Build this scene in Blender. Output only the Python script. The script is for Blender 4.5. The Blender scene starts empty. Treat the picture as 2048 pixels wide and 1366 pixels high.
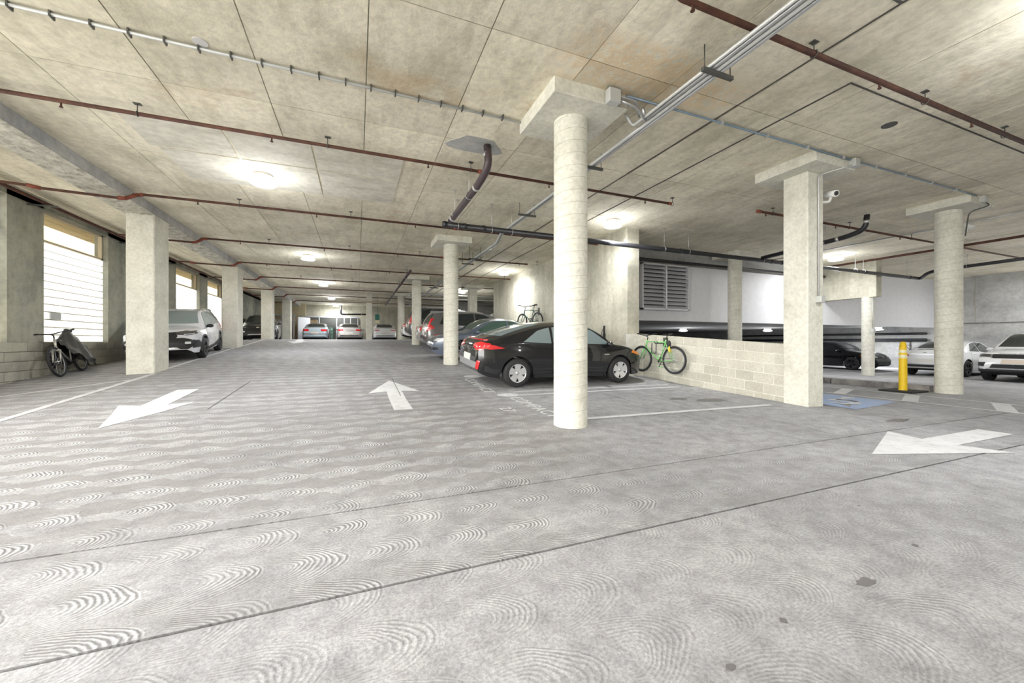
import bpy, bmesh, math, random
from mathutils import Vector, Matrix
from mathutils.bvhtree import BVHTree

random.seed(7)
SC = bpy.context.scene
COL = SC.collection
V = Vector
EYE = 1.2            # eye height above the level floor by the camera
CEIL = 4.38          # underside of the slab
CAPZ = 4.20          # underside of the column capitals

# ------------------------------------------------------------------ camera, sky, exposure
cam_d = bpy.data.cameras.new('camera'); cam = bpy.data.objects.new('camera', cam_d); COL.objects.link(cam)
cam_d.sensor_width = 36.0; cam_d.lens = 777.0/2048*36; cam_d.clip_start = 0.05; cam_d.clip_end = 300
cam.location = (0, 0, EYE); cam.rotation_euler = (math.radians(90), 0, math.radians(-21.7))
SC.camera = cam
world = bpy.data.worlds.new('sky'); SC.world = world; world.use_nodes = True
bg = world.node_tree.nodes['Background']; bg.inputs[0].default_value = (1.0, 0.985, 0.945, 1); bg.inputs[1].default_value = 2.5
SC.view_settings.view_transform = 'Standard'; SC.view_settings.look = 'None'
SC.view_settings.gamma = 1; SC.view_settings.use_curve_mapping = False
SC.view_settings.exposure = 2.32
LAMP_W, HALO_W = 24.0, 8.0       # each ceiling lamp: light thrown down, light spilt on the slab
cy = SC.cycles
cy.use_denoising = True; cy.use_adaptive_sampling = True; cy.adaptive_threshold = 0.05; cy.max_bounces = 6; cy.diffuse_bounces = 5; cy.glossy_bounces = 3; cy.transmission_bounces = 4
cy.sample_clamp_indirect = 6; cy.caustics_reflective = False; cy.caustics_refractive = False

# ------------------------------------------------------------------ materials
MATS = {}
def new_mat(name):
    m = bpy.data.materials.new(name); m.use_nodes = True
    nt = m.node_tree; b = nt.nodes['Principled BSDF']; MATS[name] = m
    return m, nt, b
def N(nt, t, **kw):
    n = nt.nodes.new(t)
    for k, v in kw.items():
        if k == 'op': n.operation = v
        elif isinstance(k, str) and k.startswith('i'): n.inputs[int(k[1:])].default_value = v
        else: setattr(n, k, v)
    return n
def L(nt, a, b): nt.links.new(a, b)
def math_(nt, op, a, b=None, clamp=False):
    n = nt.nodes.new('ShaderNodeMath'); n.operation = op; n.use_clamp = clamp
    for i, x in enumerate((a, b)):
        if x is None: continue
        if isinstance(x, (int, float)): n.inputs[i].default_value = x
        else: nt.links.new(x, n.inputs[i])
    return n.outputs[0]
def ramp_(nt, fac, stops):
    r = nt.nodes.new('ShaderNodeValToRGB'); e = r.color_ramp.elements
    while len(e) < len(stops): e.new(0.5)
    for k, (p, c) in enumerate(stops):
        e[k].position = p; e[k].color = (c if len(c) == 4 else (*c, 1))
    nt.links.new(fac, r.inputs[0]); return r.outputs[0]
def mix_(nt, fac, a, b, blend='MIX'):
    n = nt.nodes.new('ShaderNodeMix'); n.data_type = 'RGBA'; n.blend_type = blend
    for s, x in ((0, fac), (6, a), (7, b)):
        if isinstance(x, (int, float)): n.inputs[s].default_value = x
        elif isinstance(x, tuple): n.inputs[s].default_value = (*x, 1) if len(x) == 3 else x
        else: nt.links.new(x, n.inputs[s])
    return n.outputs[2]
def noise_(nt, vec, scale, detail=4, rough=0.55):
    n = nt.nodes.new('ShaderNodeTexNoise'); n.inputs['Scale'].default_value = scale
    n.inputs['Detail'].default_value = detail; n.inputs['Roughness'].default_value = rough
    if vec is not None: nt.links.new(vec, n.inputs['Vector'])
    return n.outputs[0]
def pos_(nt, scale=None):
    g = nt.nodes.new('ShaderNodeNewGeometry')
    if scale is None: return g.outputs[0]
    m = nt.nodes.new('ShaderNodeVectorMath'); m.operation = 'MULTIPLY'; m.inputs[1].default_value = scale
    nt.links.new(g.outputs[0], m.inputs[0]); return m.outputs[0]
def bump_(nt, b, h, strength, dist):
    n = nt.nodes.new('ShaderNodeBump'); n.inputs['Strength'].default_value = strength; n.inputs['Distance'].default_value = dist
    nt.links.new(h, n.inputs['Height']); nt.links.new(n.outputs[0], b.inputs['Normal'])
def plain(name, col, rough=0.6, metal=0.0, coat=0.0, emit=0.0, spec=None, var=0.0):
    m, nt, b = new_mat(name)
    b.inputs['Base Color'].default_value = (*col, 1); b.inputs['Roughness'].default_value = rough
    b.inputs['Metallic'].default_value = metal; b.inputs['Coat Weight'].default_value = coat
    if coat: b.inputs['Coat Roughness'].default_value = 0.04
    if spec is not None: b.inputs['Specular IOR Level'].default_value = spec
    if emit: b.inputs['Emission Color'].default_value = (*col, 1); b.inputs['Emission Strength'].default_value = emit
    if var:
        f = noise_(nt, pos_(nt), 5.0, 5)
        L(nt, mix_(nt, 1.0, (*col, 1), ramp_(nt, f, [(.3, (1-var,)*3), (.7, (1+var*.4,)*3)]), 'MULTIPLY'), b.inputs['Base Color'])
    return m
def concrete(name, light, dark, big=0.55, streak=None, bump=0.35, rust=0.0, per_object=0.0, fine=9.0, rough=0.85):
    """cast concrete: broad blotches, finer mottling, optional stretched streaks and rust stains"""
    m, nt, b = new_mat(name); p = pos_(nt)
    n1 = noise_(nt, p, big, 3, 0.62); n2 = noise_(nt, p, fine, 4, 0.7)
    c = ramp_(nt, n1, [(.32, dark), (.5, tuple(.35*d+.65*l for d, l in zip(dark, light))), (.66, light)])
    c = mix_(nt, 0.55, c, ramp_(nt, n2, [(.32, (.70,)*3), (.6, (1.06,)*3)]), 'MULTIPLY')
    if streak:
        n3 = noise_(nt, pos_(nt, streak), 1.0, 3, 0.6)
        c = mix_(nt, 0.5, c, ramp_(nt, n3, [(.36, (.74, .73, .70)), (.52, (1.0,)*3), (.7, (1.07,)*3)]), 'MULTIPLY')
    if rust:
        n4 = noise_(nt, pos_(nt, (.5, .9, .5)), 1.0, 4, 0.7)
        c = mix_(nt, math_(nt, 'MULTIPLY', ramp_(nt, n4, [(.60, (0,)*3), (.74, (1,)*3)]), rust), c, (.50, .29, .10))
        # the long leak stain crossing under the conduits
        sx = nt.nodes.new('ShaderNodeSeparateXYZ'); L(nt, p, sx.inputs[0])
        my = math_(nt, 'SUBTRACT', 1.0, math_(nt, 'DIVIDE', math_(nt, 'ABSOLUTE', math_(nt, 'SUBTRACT', sx.outputs[1], 3.75)), .55), True)
        mx = math_(nt, 'SUBTRACT', 1.0, math_(nt, 'DIVIDE', math_(nt, 'ABSOLUTE', math_(nt, 'SUBTRACT', sx.outputs[0], 3.4)), 1.5), True)
        st = math_(nt, 'MULTIPLY', math_(nt, 'MULTIPLY', my, mx), ramp_(nt, n2, [(.40, (0,)*3), (.60, (2.0,)*3)]))
        c = mix_(nt, math_(nt, 'MINIMUM', math_(nt, 'MULTIPLY', st, .9), .38), c, (.58, .33, .09))
    if per_object:
        oi = nt.nodes.new('ShaderNodeObjectInfo')
        c = mix_(nt, 1.0, c, ramp_(nt, oi.outputs['Random'], [(0, (1-per_object,)*3), (1, (1+per_object*.5,)*3)]), 'MULTIPLY')
    L(nt, c, b.inputs['Base Color']); b.inputs['Roughness'].default_value = rough; b.inputs['Specular IOR Level'].default_value = 0.25
    bump_(nt, b, n2, bump, 0.014)
    return m
concrete('ceiling_concrete', (.90, .84, .685), (.66, .615, .48), big=.8, streak=(5, 1.2, 1), bump=.6, rust=.42, per_object=.12, fine=11)
concrete('ceiling_plaster', (.72, .69, .60), (.60, .57, .48), big=1.2, streak=(1, 4, 1), bump=.3)
concrete('column_concrete', (.77, .755, .665), (.63, .615, .53), big=2.2, bump=.22, fine=18)
concrete('soffit_rough', (.74, .71, .62), (.36, .34, .28), big=6, bump=1.0, fine=26)
concrete('wall_concrete', (.66, .63, .52), (.44, .43, .35), big=.8, streak=(3, 3, .4), bump=.25)
concrete('pier_concrete', (.46, .45, .37), (.26, .28, .25), big=.9, streak=(2.5, 2.5, .5), bump=.25)
concrete('grey_concrete', (.52, .52, .50), (.36, .36, .36), big=.8, streak=(.4, 2, 2.5), bump=.25)
concrete('block_cream', (.66, .635, .545), (.56, .535, .45), big=1.5, bump=.3, fine=30, per_object=.12)
concrete('block_grey', (.52, .50, .42), (.36, .35, .31), big=1.2, bump=.35, fine=26, per_object=.14)
concrete('mortar', (.90, .88, .80), (.80, .78, .70), big=3, bump=.2)
concrete('mortar_grey', (.42, .40, .34), (.32, .31, .27), big=3, bump=.2)
concrete('curb_concrete', (.40, .38, .36), (.14, .13, .14), big=2.2, bump=.3)
concrete('beige_plaster', (.80, .70, .48), (.70, .58, .36), big=.8, bump=.1)

def floor_material():
    m, nt, b = new_mat('floor_concrete'); p = pos_(nt)
    sep = nt.nodes.new('ShaderNodeSeparateXYZ')
    wob = nt.nodes.new('ShaderNodeTexNoise'); wob.inputs['Scale'].default_value = 3.0; wob.inputs['Detail'].default_value = 1; L(nt, p, wob.inputs['Vector'])
    wv = nt.nodes.new('ShaderNodeVectorMath'); wv.operation = 'MULTIPLY_ADD'; L(nt, wob.outputs['Color'], wv.inputs[0]); wv.inputs[1].default_value = (.12, .12, 0); L(nt, p, wv.inputs[2])
    L(nt, wv.outputs[0], sep.inputs[0]); x, y = sep.outputs[0], sep.outputs[1]
    H, W = 0.37, 0.44
    v = math_(nt, 'DIVIDE', y, H); r = math_(nt, 'FLOOR', v); fv = math_(nt, 'SUBTRACT', math_(nt, 'FRACT', v), .5)
    wn = nt.nodes.new('ShaderNodeTexWhiteNoise'); wn.noise_dimensions = '1D'; L(nt, r, wn.inputs['W'])
    u = math_(nt, 'ADD', math_(nt, 'DIVIDE', x, W), wn.outputs['Value'])
    fu = math_(nt, 'FRACT', u); cu = math_(nt, 'FLOOR', u)
    wn2 = nt.nodes.new('ShaderNodeTexWhiteNoise'); wn2.noise_dimensions = '2D'
    cmb = nt.nodes.new('ShaderNodeCombineXYZ'); L(nt, cu, cmb.inputs[0]); L(nt, r, cmb.inputs[1]); L(nt, cmb.outputs[0], wn2.inputs['Vector'])
    q = math_(nt, 'SQRT', math_(nt, 'ADD', math_(nt, 'POWER', fu, 2), math_(nt, 'POWER', math_(nt, 'MULTIPLY', fv, 1.7), 2)))
    q = math_(nt, 'ADD', q, math_(nt, 'MULTIPLY', wn2.outputs['Value'], .18))
    fine = noise_(nt, p, 20, 2, .6)
    ring = math_(nt, 'SINE', math_(nt, 'ADD', math_(nt, 'MULTIPLY', q, 2*math.pi*15), math_(nt, 'MULTIPLY', fine, 5.0)))
    inside = ramp_(nt, q, [(.25, (0,)*3), (.5, (.8,)*3), (.95, (1,)*3), (1.06, (0,)*3)])
    edge = math_(nt, 'ADD', math_(nt, 'MULTIPLY', math_(nt, 'ABSOLUTE', fv), 2.0), math_(nt, 'MULTIPLY', math_(nt, 'COSINE', math_(nt, 'MULTIPLY', fu, 2*math.pi)), .22))
    corner = ramp_(nt, math_(nt, 'ADD', edge, math_(nt, 'MULTIPLY', noise_(nt, p, 6, 3, .75), .9)), [(.95, (0,)*3), (1.55, (1,)*3)])
    # where the swirl finish is strong: the ramp and the band before it
    s2 = nt.nodes.new('ShaderNodeSeparateXYZ'); L(nt, p, s2.inputs[0])
    mx = math_(nt, 'SUBTRACT', 1.0, math_(nt, 'DIVIDE', math_(nt, 'SUBTRACT', s2.outputs[0], 1.6), 1.6), True)
    my = math_(nt, 'DIVIDE', math_(nt, 'SUBTRACT', s2.outputs[1], 2.0), .02, True)
    band = math_(nt, 'MULTIPLY', my, math_(nt, 'SUBTRACT', 1.0, math_(nt, 'DIVIDE', math_(nt, 'SUBTRACT', s2.outputs[1], 2.95), .05), True))
    mx2 = math_(nt, 'MULTIPLY', band, math_(nt, 'SUBTRACT', 1.0, math_(nt, 'DIVIDE', math_(nt, 'SUBTRACT', s2.outputs[0], 4.5), 2.0), True))
    zone = math_(nt, 'MAXIMUM', math_(nt, 'MULTIPLY', mx, my), mx2)
    zone = math_(nt, 'MAXIMUM', zone, .38)
    patchy = ramp_(nt, noise_(nt, p, 1.7, 3, .7), [(.40, (.0,)*3), (.62, (1,)*3)])
    zone = math_(nt, 'MULTIPLY', zone, math_(nt, 'ADD', math_(nt, 'MULTIPLY', patchy, .7), .3))
    n1 = noise_(nt, p, .5, 3, .62); n2 = noise_(nt, p, 5.5, 4, .7); n3 = noise_(nt, p, 60, 3, .75)
    c = ramp_(nt, n1, [(.3, (.29, .286, .294)), (.5, (.37, .366, .375)), (.7, (.43, .426, .43))])
    c = mix_(nt, .75, c, ramp_(nt, n2, [(.30, (.58, .575, .58)), (.6, (1.06,)*3)]), 'MULTIPLY')
    c = mix_(nt, .6, c, ramp_(nt, n3, [(.36, (.50,)*3), (.60, (1.12,)*3)]), 'MULTIPLY')
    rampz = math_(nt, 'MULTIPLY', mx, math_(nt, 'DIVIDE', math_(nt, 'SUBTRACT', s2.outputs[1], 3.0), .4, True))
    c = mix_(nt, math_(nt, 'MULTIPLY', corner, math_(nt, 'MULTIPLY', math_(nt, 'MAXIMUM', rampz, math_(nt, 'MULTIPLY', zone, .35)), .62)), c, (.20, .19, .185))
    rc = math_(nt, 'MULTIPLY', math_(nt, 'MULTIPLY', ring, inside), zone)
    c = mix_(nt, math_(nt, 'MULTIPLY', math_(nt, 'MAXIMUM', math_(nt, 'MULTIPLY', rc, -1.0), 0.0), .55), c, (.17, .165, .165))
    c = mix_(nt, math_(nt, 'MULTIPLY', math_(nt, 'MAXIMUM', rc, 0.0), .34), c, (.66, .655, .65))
    # grime gathered along the two long joints
    gn = ramp_(nt, noise_(nt, pos_(nt, (1, 3, 1)), 2.2, 4, .7), [(.42, (0,)*3), (.62, (1,)*3)])
    for jy in (2.0, 2.98):
        near = math_(nt, 'SUBTRACT', 1.0, math_(nt, 'DIVIDE', math_(nt, 'ABSOLUTE', math_(nt, 'SUBTRACT', s2.outputs[1], jy+.05)), .13), True)
        c = mix_(nt, math_(nt, 'MULTIPLY', math_(nt, 'MULTIPLY', near, gn), .7), c, (.20, .195, .195))
    # dark spots of dirt and oil
    sp = ramp_(nt, noise_(nt, p, 2.3, 5, .75), [(.66, (0,)*3), (.76, (1,)*3)])
    c = mix_(nt, math_(nt, 'MULTIPLY', sp, .45), c, (.20, .19, .185))
    L(nt, c, b.inputs['Base Color']); b.inputs['Roughness'].default_value = .72; b.inputs['Specular IOR Level'].default_value = .3
    hgt = math_(nt, 'ADD', math_(nt, 'MULTIPLY', rc, .5), math_(nt, 'ADD', math_(nt, 'MULTIPLY', n3, .35), math_(nt, 'MULTIPLY', n2, .5)))
    hgt = math_(nt, 'SUBTRACT', hgt, math_(nt, 'MULTIPLY', math_(nt, 'MULTIPLY', corner, rampz), .5))
    bump_(nt, b, hgt, .5, .014)
    return m
floor_material()
def paint_mat(name, col, worn=.5):
    """road paint, worn through to the concrete in specks"""
    m, nt, b = new_mat(name); p = pos_(nt)
    w = ramp_(nt, noise_(nt, p, 7, 4, .75), [(worn-.13, (1,)*3), (worn+.05, (0,)*3)])
    g = ramp_(nt, noise_(nt, p, 2, 5, .6), [(.3, (.86,)*3), (.7, (1.03,)*3)])
    L(nt, mix_(nt, math_(nt, 'MULTIPLY', w, .6), mix_(nt, 1.0, (*col, 1), g, 'MULTIPLY'), (.38, .376, .38)), b.inputs['Base Color']); b.inputs['Roughness'].default_value = .7
    return m
paint_mat('paint_white', (.64, .64, .64), .45); paint_mat('paint_faded', (.58, .58, .58), .53); paint_mat('paint_blue', (.30, .42, .66), .52)
plain('joint_dark', (.07, .065, .06), .9); plain('oil_stain', (.14, .13, .13), .5)
plain('seam', (.46, .43, .35), .9)
plain('white_wall', (.83, .83, .86), .75, var=.05); plain('louver_grey', (.74, .74, .78), .45, .2)
def rusty():
    m, nt, b = new_mat('rust_pipe'); n = noise_(nt, pos_(nt), 6, 6, .7)
    L(nt, ramp_(nt, n, [(.3, (.05, .020, .014)), (.55, (.095, .036, .022)), (.75, (.17, .07, .035))]), b.inputs['Base Color'])
    b.inputs['Roughness'].default_value = .7; b.inputs['Metallic'].default_value = .15
rusty()
plain('rust_fitting', (.24, .065, .035), .6); plain('galvanised', (.50, .51, .52), .35, .8); plain('conduit_white', (.58, .59, .58), .45, .3)
plain('conduit_blue', (.20, .27, .34), .45, .3)
plain('iron_pipe', (.03, .03, .034), .38, .2); plain('iron_brown', (.075, .055, .06), .45, .2); plain('clamp_steel', (.66, .65, .63), .4, .7); plain('strut_dark', (.10, .10, .09), .6, .3)
plain('grey_box', (.58, .59, .57), .5, .3); plain('fixture_white', (.85, .85, .83), .5); plain('fixture_grey', (.60, .59, .58), .5)
plain('lens_lit', (1.0, .98, .96), .4, emit=3.0); plain('band_lit', (1.0, .98, .95), .4, emit=.6)
plain('glass_block_lit', (1.0, .985, .93), .15, emit=.235); plain('block_joint', (.20, .19, .16), .9); plain('frame_tan', (.62, .55, .42), .5)
plain('yellow_post', (.93, .62, .015), .5, var=.08); plain('reflective_band', (.86, .80, .55), .35); plain('rubber_black', (.02, .02, .022), .8)
plain('tyre', (.022, .022, .024), .75); plain('rim_silver', (.74, .75, .77), .3, .7); plain('rim_dark', (.03, .03, .034), .4, .5); plain('rim_grey', (.35, .36, .37), .35, .7)
plain('car_glass', (.018, .024, .026), .04, 0, spec=.9); plain('car_glass_light', (.20, .25, .26), .04, 0, spec=.9); plain('car_glass_green', (.06, .11, .09), .04, 0, spec=.9)
plain('trim_black', (.018, .018, .02), .5); plain('trim_grey', (.30, .30, .31), .45, .3); plain('chrome', (.82, .82, .84), .12, 1.0); plain('lamp_red', (.62, .015, .02), .15, coat=1); plain('lamp_clear', (.80, .82, .84), .12, coat=1)
plain('lamp_amber', (.90, .28, .03), .2, coat=1); plain('lamp_dark', (.05, .05, .055), .1, coat=1); plain('plate_blank', (.66, .64, .60), .5); plain('plate_tan', (.62, .53, .44), .5); plain('underbody', (.012, .012, .013), .9)
PAINT = dict(black=(.010, .010, .012), slate=(.13, .16, .22), graphite=(.13, .125, .125), silver=(.50, .47, .45), white=(.82, .83, .84), bluegrey=(.44, .52, .58), darkgrey=(.07, .075, .08), midgrey=(.28, .28, .28), frost=(.76, .77, .83))
for k, c in PAINT.items(): plain('car_'+k, c, .22, .15 if k not in ('white', 'black') else 0.0, coat=1.0, spec=.2 if k == 'black' else .5)
plain('bike_green', (.24, .62, .20), .35, .2, coat=.5); plain('bike_teal', (.10, .20, .17), .4, .3); plain('bike_silver', (.62, .60, .55), .35, .5); plain('bike_black', (.018, .018, .02), .5); plain('bike_yellow', (.78, .60, .06), .5)
plain('spoke_steel', (.55, .56, .57), .35, .9); plain('pedal_green', (.32, .80, .28), .5)
plain('tarp_black', (.035, .036, .038), .28, spec=.6)
plain('sign_white', (.88, .88, .88), .5); plain('sign_ink', (.10, .10, .11), .6); plain('sign_green', (.02, .20, .15), .4)
plain('locker_white', (.62, .63, .66), .45, .1); plain('plywood', (.58, .46, .30), .7, var=.15); plain('cardboard', (.52, .38, .24), .8); plain('dark_void', (.03, .03, .03), .9)
plain('box_blue', (.14, .30, .44), .6); plain('box_green', (.07, .16, .10), .6); plain('box_red', (.45, .09, .06), .6); plain('box_orange', (.75, .40, .08), .6); plain('box_pink', (.72, .50, .44), .6); plain('box_white', (.80, .80, .78), .6)

def pane():
    m, nt, b = new_mat('pane_clear'); out = nt.nodes['Material Output']
    t = nt.nodes.new('ShaderNodeBsdfTransparent'); g = nt.nodes.new('ShaderNodeBsdfGlossy'); g.inputs['Roughness'].default_value = .05
    x = nt.nodes.new('ShaderNodeMixShader'); x.inputs[0].default_value = .12; L(nt, t.outputs[0], x.inputs[1]); L(nt, g.outputs[0], x.inputs[2]); L(nt, x.outputs[0], out.inputs[0])
pane()

# ------------------------------------------------------------------ helpers
def world_of(o):
    if o.parent is None: return o.matrix_basis.copy()
    return world_of(o.parent) @ o.matrix_parent_inverse @ o.matrix_basis
def attach(o, parent, local):
    o.parent = parent
    if not local: o.matrix_parent_inverse = world_of(parent).inverted()
def tag(o, label=None, cat=None, group=None, kind=None):
    if label: o['label'] = label
    if cat: o['category'] = cat
    if group: o['group'] = group
    if kind: o['kind'] = kind
    return o
def empty(name, loc=(0, 0, 0), mat=None):
    o = bpy.data.objects.new(name, None); COL.objects.link(o); o.empty_display_size = .2
    if mat is not None: o.matrix_basis = mat
    else: o.location = loc
    o.matrix_basis = o.matrix_basis
    return o
def link(name, me, mat=None, parent=None, local=False):
    o = bpy.data.objects.new(name, me); COL.objects.link(o)
    if mat is not None and not me.materials: me.materials.append(MATS[mat])
    if parent is not None: attach(o, parent, local)
    return o
def copy_tree(o, parent=None):
    c = o.copy(); COL.objects.link(c)
    if parent is not None: c.parent = parent; c.matrix_parent_inverse = o.matrix_parent_inverse.copy()
    for ch in KIDS.get(o.name, []): copy_tree(ch, c)
    return c
KIDS = {}
class MB:
    """collects shapes into one mesh"""
    def __init__(s): s.v = []; s.f = []; s.smooth = []
    def add(s, vs, fs, sm=False):
        k = len(s.v); s.v += [tuple(p) for p in vs]; s.f += [tuple(i+k for i in f) for f in fs]; s.smooth += [sm]*len(fs); return s
    def box(s, x0, x1, y0, y1, z0, z1):
        return s.add([(x0, y0, z0), (x1, y0, z0), (x1, y1, z0), (x0, y1, z0), (x0, y0, z1), (x1, y0, z1), (x1, y1, z1), (x0, y1, z1)],
                     [(3, 2, 1, 0), (4, 5, 6, 7), (0, 1, 5, 4), (1, 2, 6, 5), (2, 3, 7, 6), (3, 0, 4, 7)])
    def cbox(s, x0, x1, y0, y1, z0, z1, c):
        """box with chamfered edges"""
        vs = []; idx = {}
        for a, X in ((0, (x0, x1)), ):
            pass
        def P(i, j, k, ax):
            X = (x0, x1)[i]; Y = (y0, y1)[j]; Z = (z0, z1)[k]; d = [(1 if t == 0 else -1)*c for t in (i, j, k)]
            q = [X+d[0], Y+d[1], Z+d[2]]; q[ax] = (X, Y, Z)[ax]; return tuple(q)
        for i in (0, 1):
            for j in (0, 1):
                for k in (0, 1):
                    for ax in (0, 1, 2): idx[(i, j, k, ax)] = len(vs); vs.append(P(i, j, k, ax))
        fs = []
        for ax in (0, 1, 2):
            o = [t for t in (0, 1, 2) if t != ax]
            for sd in (0, 1):
                loop = []
                for (p, q) in ((0, 0), (1, 0), (1, 1), (0, 1)):
                    t = [0, 0, 0]; t[ax] = sd; t[o[0]] = p; t[o[1]] = q; loop.append(idx[(*t, ax)])
                if (sd == 0) != (ax == 1): loop.reverse()
                fs.append(tuple(loop))
        for ax in (0, 1, 2):
            a, b = [t for t in (0, 1, 2) if t != ax]
            for p in (0, 1):
                for q in (0, 1):
                    t0 = [0, 0, 0]; t1 = [0, 0, 0]; t0[a] = t1[a] = p; t0[b] = t1[b] = q; t0[ax] = 0; t1[ax] = 1
                    fs.append((idx[(*t0, a)], idx[(*t1, a)], idx[(*t1, b)], idx[(*t0, b)]))
        for i in (0, 1):
            for j in (0, 1):
                for k in (0, 1): fs.append((idx[(i, j, k, 0)], idx[(i, j, k, 1)], idx[(i, j, k, 2)]))
        return s.add(vs, fs)
    def tube(s, pts, r, n=8, caps=True):
        pts = [V(p) for p in pts]; m = len(pts); R = r if isinstance(r, (list, tuple)) else [r]*m
        T = [(pts[min(i+1, m-1)]-pts[max(i-1, 0)]).normalized() for i in range(m)]
        up = V((0, 0, 1)) if abs(T[0].z) < .9 else V((1, 0, 0)); u = (up-T[0]*up.dot(T[0])).normalized()
        vs = []
        for i in range(m):
            u = (u-T[i]*u.dot(T[i])).normalized(); w = T[i].cross(u)
            for k in range(n):
                a = 2*math.pi*k/n; vs.append(pts[i]+(u*math.cos(a)+w*math.sin(a))*R[i])
        fs = [(i*n+k, i*n+(k+1) % n, (i+1)*n+(k+1) % n, (i+1)*n+k) for i in range(m-1) for k in range(n)]
        s.add(vs, fs, True)
        if caps:
            k0 = len(s.v)-len(vs); s.f += [tuple(k0+k for k in reversed(range(n))), tuple(k0+(m-1)*n+k for k in range(n))]; s.smooth += [False]*2
        return s
    def lathe(s, prof, n=32, origin=(0, 0, 0), axis='z', sm=True):
        """prof: (radius, height) pairs turned about an axis"""
        o = V(origin); vs = []; m = len(prof)
        for (r, h) in prof:
            for k in range(n):
                a = 2*math.pi*k/n; x, y = r*math.cos(a), r*math.sin(a)
                vs.append(o+(V((x, y, h)) if axis == 'z' else V((x, h, y)) if axis == 'y' else V((h, x, y))))
        fs = [(i*n+k, i*n+(k+1) % n, (i+1)*n+(k+1) % n, (i+1)*n+k) for i in range(m-1) for k in range(n)]
        if axis == 'y': fs = [tuple(reversed(f)) for f in fs]
        s.add(vs, fs, sm)
        return s
    def disc(s, r, h, n=32, origin=(0, 0, 0), flip=False):
        o = V(origin); vs = [o+V((r*math.cos(2*math.pi*k/n), r*math.sin(2*math.pi*k/n), h)) for k in range(n)]
        return s.add(vs, [tuple(reversed(range(n))) if flip else tuple(range(n))])
    def torus(s, R, r, c, axis='y', n=40, m=8, squash=1.0):
        vs = []
        for i in range(n):
            a = 2*math.pi*i/n
            for j in range(m):
                b = 2*math.pi*j/m; q = R+r*math.cos(b); h = r*squash*math.sin(b)
                p = V((q*math.cos(a), h, q*math.sin(a))) if axis == 'y' else V((q*math.cos(a), q*math.sin(a), h)) if axis == 'z' else V((h, q*math.cos(a), q*math.sin(a)))
                vs.append(V(c)+p)
        return s.add(vs, [(i*m+j, ((i+1) % n)*m+j, ((i+1) % n)*m+(j+1) % m, i*m+(j+1) % m) for i in range(n) for j in range(m)], True)
    def prism(s, poly, z0, z1):
        n = len(poly); vs = [(x, y, z0) for x, y in poly]+[(x, y, z1) for x, y in poly]
        return s.add(vs, [tuple(reversed(range(n))), tuple(range(n, 2*n))]+[(k, (k+1) % n, n+(k+1) % n, n+k) for k in range(n)])
    def ellipsoid(s, c, rx, ry, rz, n=14, m=8):
        vs = []; c = V(c)
        for i in range(m+1):
            t = math.pi*i/m
            for k in range(n):
                a = 2*math.pi*k/n; vs.append(c+V((rx*math.sin(t)*math.cos(a), ry*math.sin(t)*math.sin(a), rz*math.cos(t))))
        return s.add(vs, [((i+1)*n+k, (i+1)*n+(k+1) % n, i*n+(k+1) % n, i*n+k) for i in range(m) for k in range(n)], True)
    def mesh(s, name):
        me = bpy.data.meshes.new(name); me.from_pydata(s.v, [], s.f); me.polygons.foreach_set('use_smooth', s.smooth); me.update(); return me
    def build(s, name, mat, parent=None, local=False, fix=False, sharp=None):
        me = s.mesh(name)
        if fix:
            bm = bmesh.new(); bm.from_mesh(me); bmesh.ops.remove_doubles(bm, verts=bm.verts, dist=1e-5); bmesh.ops.recalc_face_normals(bm, faces=bm.faces); bm.to_mesh(me); bm.free()
        if sharp: me.set_sharp_from_angle(angle=math.radians(sharp))
        o = link(name, me, mat, parent, local)
        if parent is not None: KIDS.setdefault(parent.name, []).append(o)
        return o
def round_path(pts, r, n=5):
    pts = [V(p) for p in pts]; out = [pts[0]]
    for i in range(1, len(pts)-1):
        a, b, c = pts[i-1], pts[i], pts[i+1]; d0 = (a-b); d1 = (c-b); rr = min(r, d0.length*.49, d1.length*.49)
        p0 = b+d0.normalized()*rr; p1 = b+d1.normalized()*rr
        for k in range(n+1):
            t = k/n; out.append(p0*(1-t)**2+b*2*t*(1-t)+p1*t*t)
    out.append(pts[-1]); return out
def text_mesh(txt, size, align='CENTER'):
    cu = bpy.data.curves.new('lettering', 'FONT'); cu.body = txt; cu.size = size; cu.align_x = align; cu.align_y = 'CENTER'; cu.extrude = .0015
    o = bpy.data.objects.new('lettering', cu); COL.objects.link(o); dg = bpy.context.evaluated_depsgraph_get()
    me = bpy.data.meshes.new_from_object(o.evaluated_get(dg)); bpy.data.objects.remove(o); bpy.data.curves.remove(cu); me.materials.clear(); return me

# ------------------------------------------------------------------ floor: level by the camera, a ramp up the aisle, level at the back
def ramp(y):
    if y <= 3: return 0.
    if y <= 7.3: return .035*(y-3)
    if y <= 23.3: return .1505+.073*(y-7.3)
    if y <= 27: return 1.3185-.1185*(y-23.3)/3.7
    return 1.2
def fz(x, y):
    if x <= 7.4:
        z = ramp(y)
        if x < -4.4: z -= .035*(-4.4-x)*min(1, max(0, (y-3)/4))
        return z
    z = ramp(min(y, 4.9))*max(0, min(1, (9-x)/1.6))
    if x > 13: z -= .22*min(1, (x-13)/9)
    return z
def floor_frame(x, y, fwd):
    """a frame standing on the floor: x axis = fwd along the floor, z = floor normal"""
    e = .6; n = V((-(fz(x+e, y)-fz(x-e, y))/(2*e), -(fz(x, y+e)-fz(x, y-e))/(2*e), 1)).normalized()
    f = V((fwd[0], fwd[1], 0)); f = (f-n*f.dot(n)).normalized(); l = n.cross(f)
    m = Matrix((( f.x, l.x, n.x, x), (f.y, l.y, n.y, y), (f.z, l.z, n.z, fz(x, y)), (0, 0, 0, 1))); return m
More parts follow.
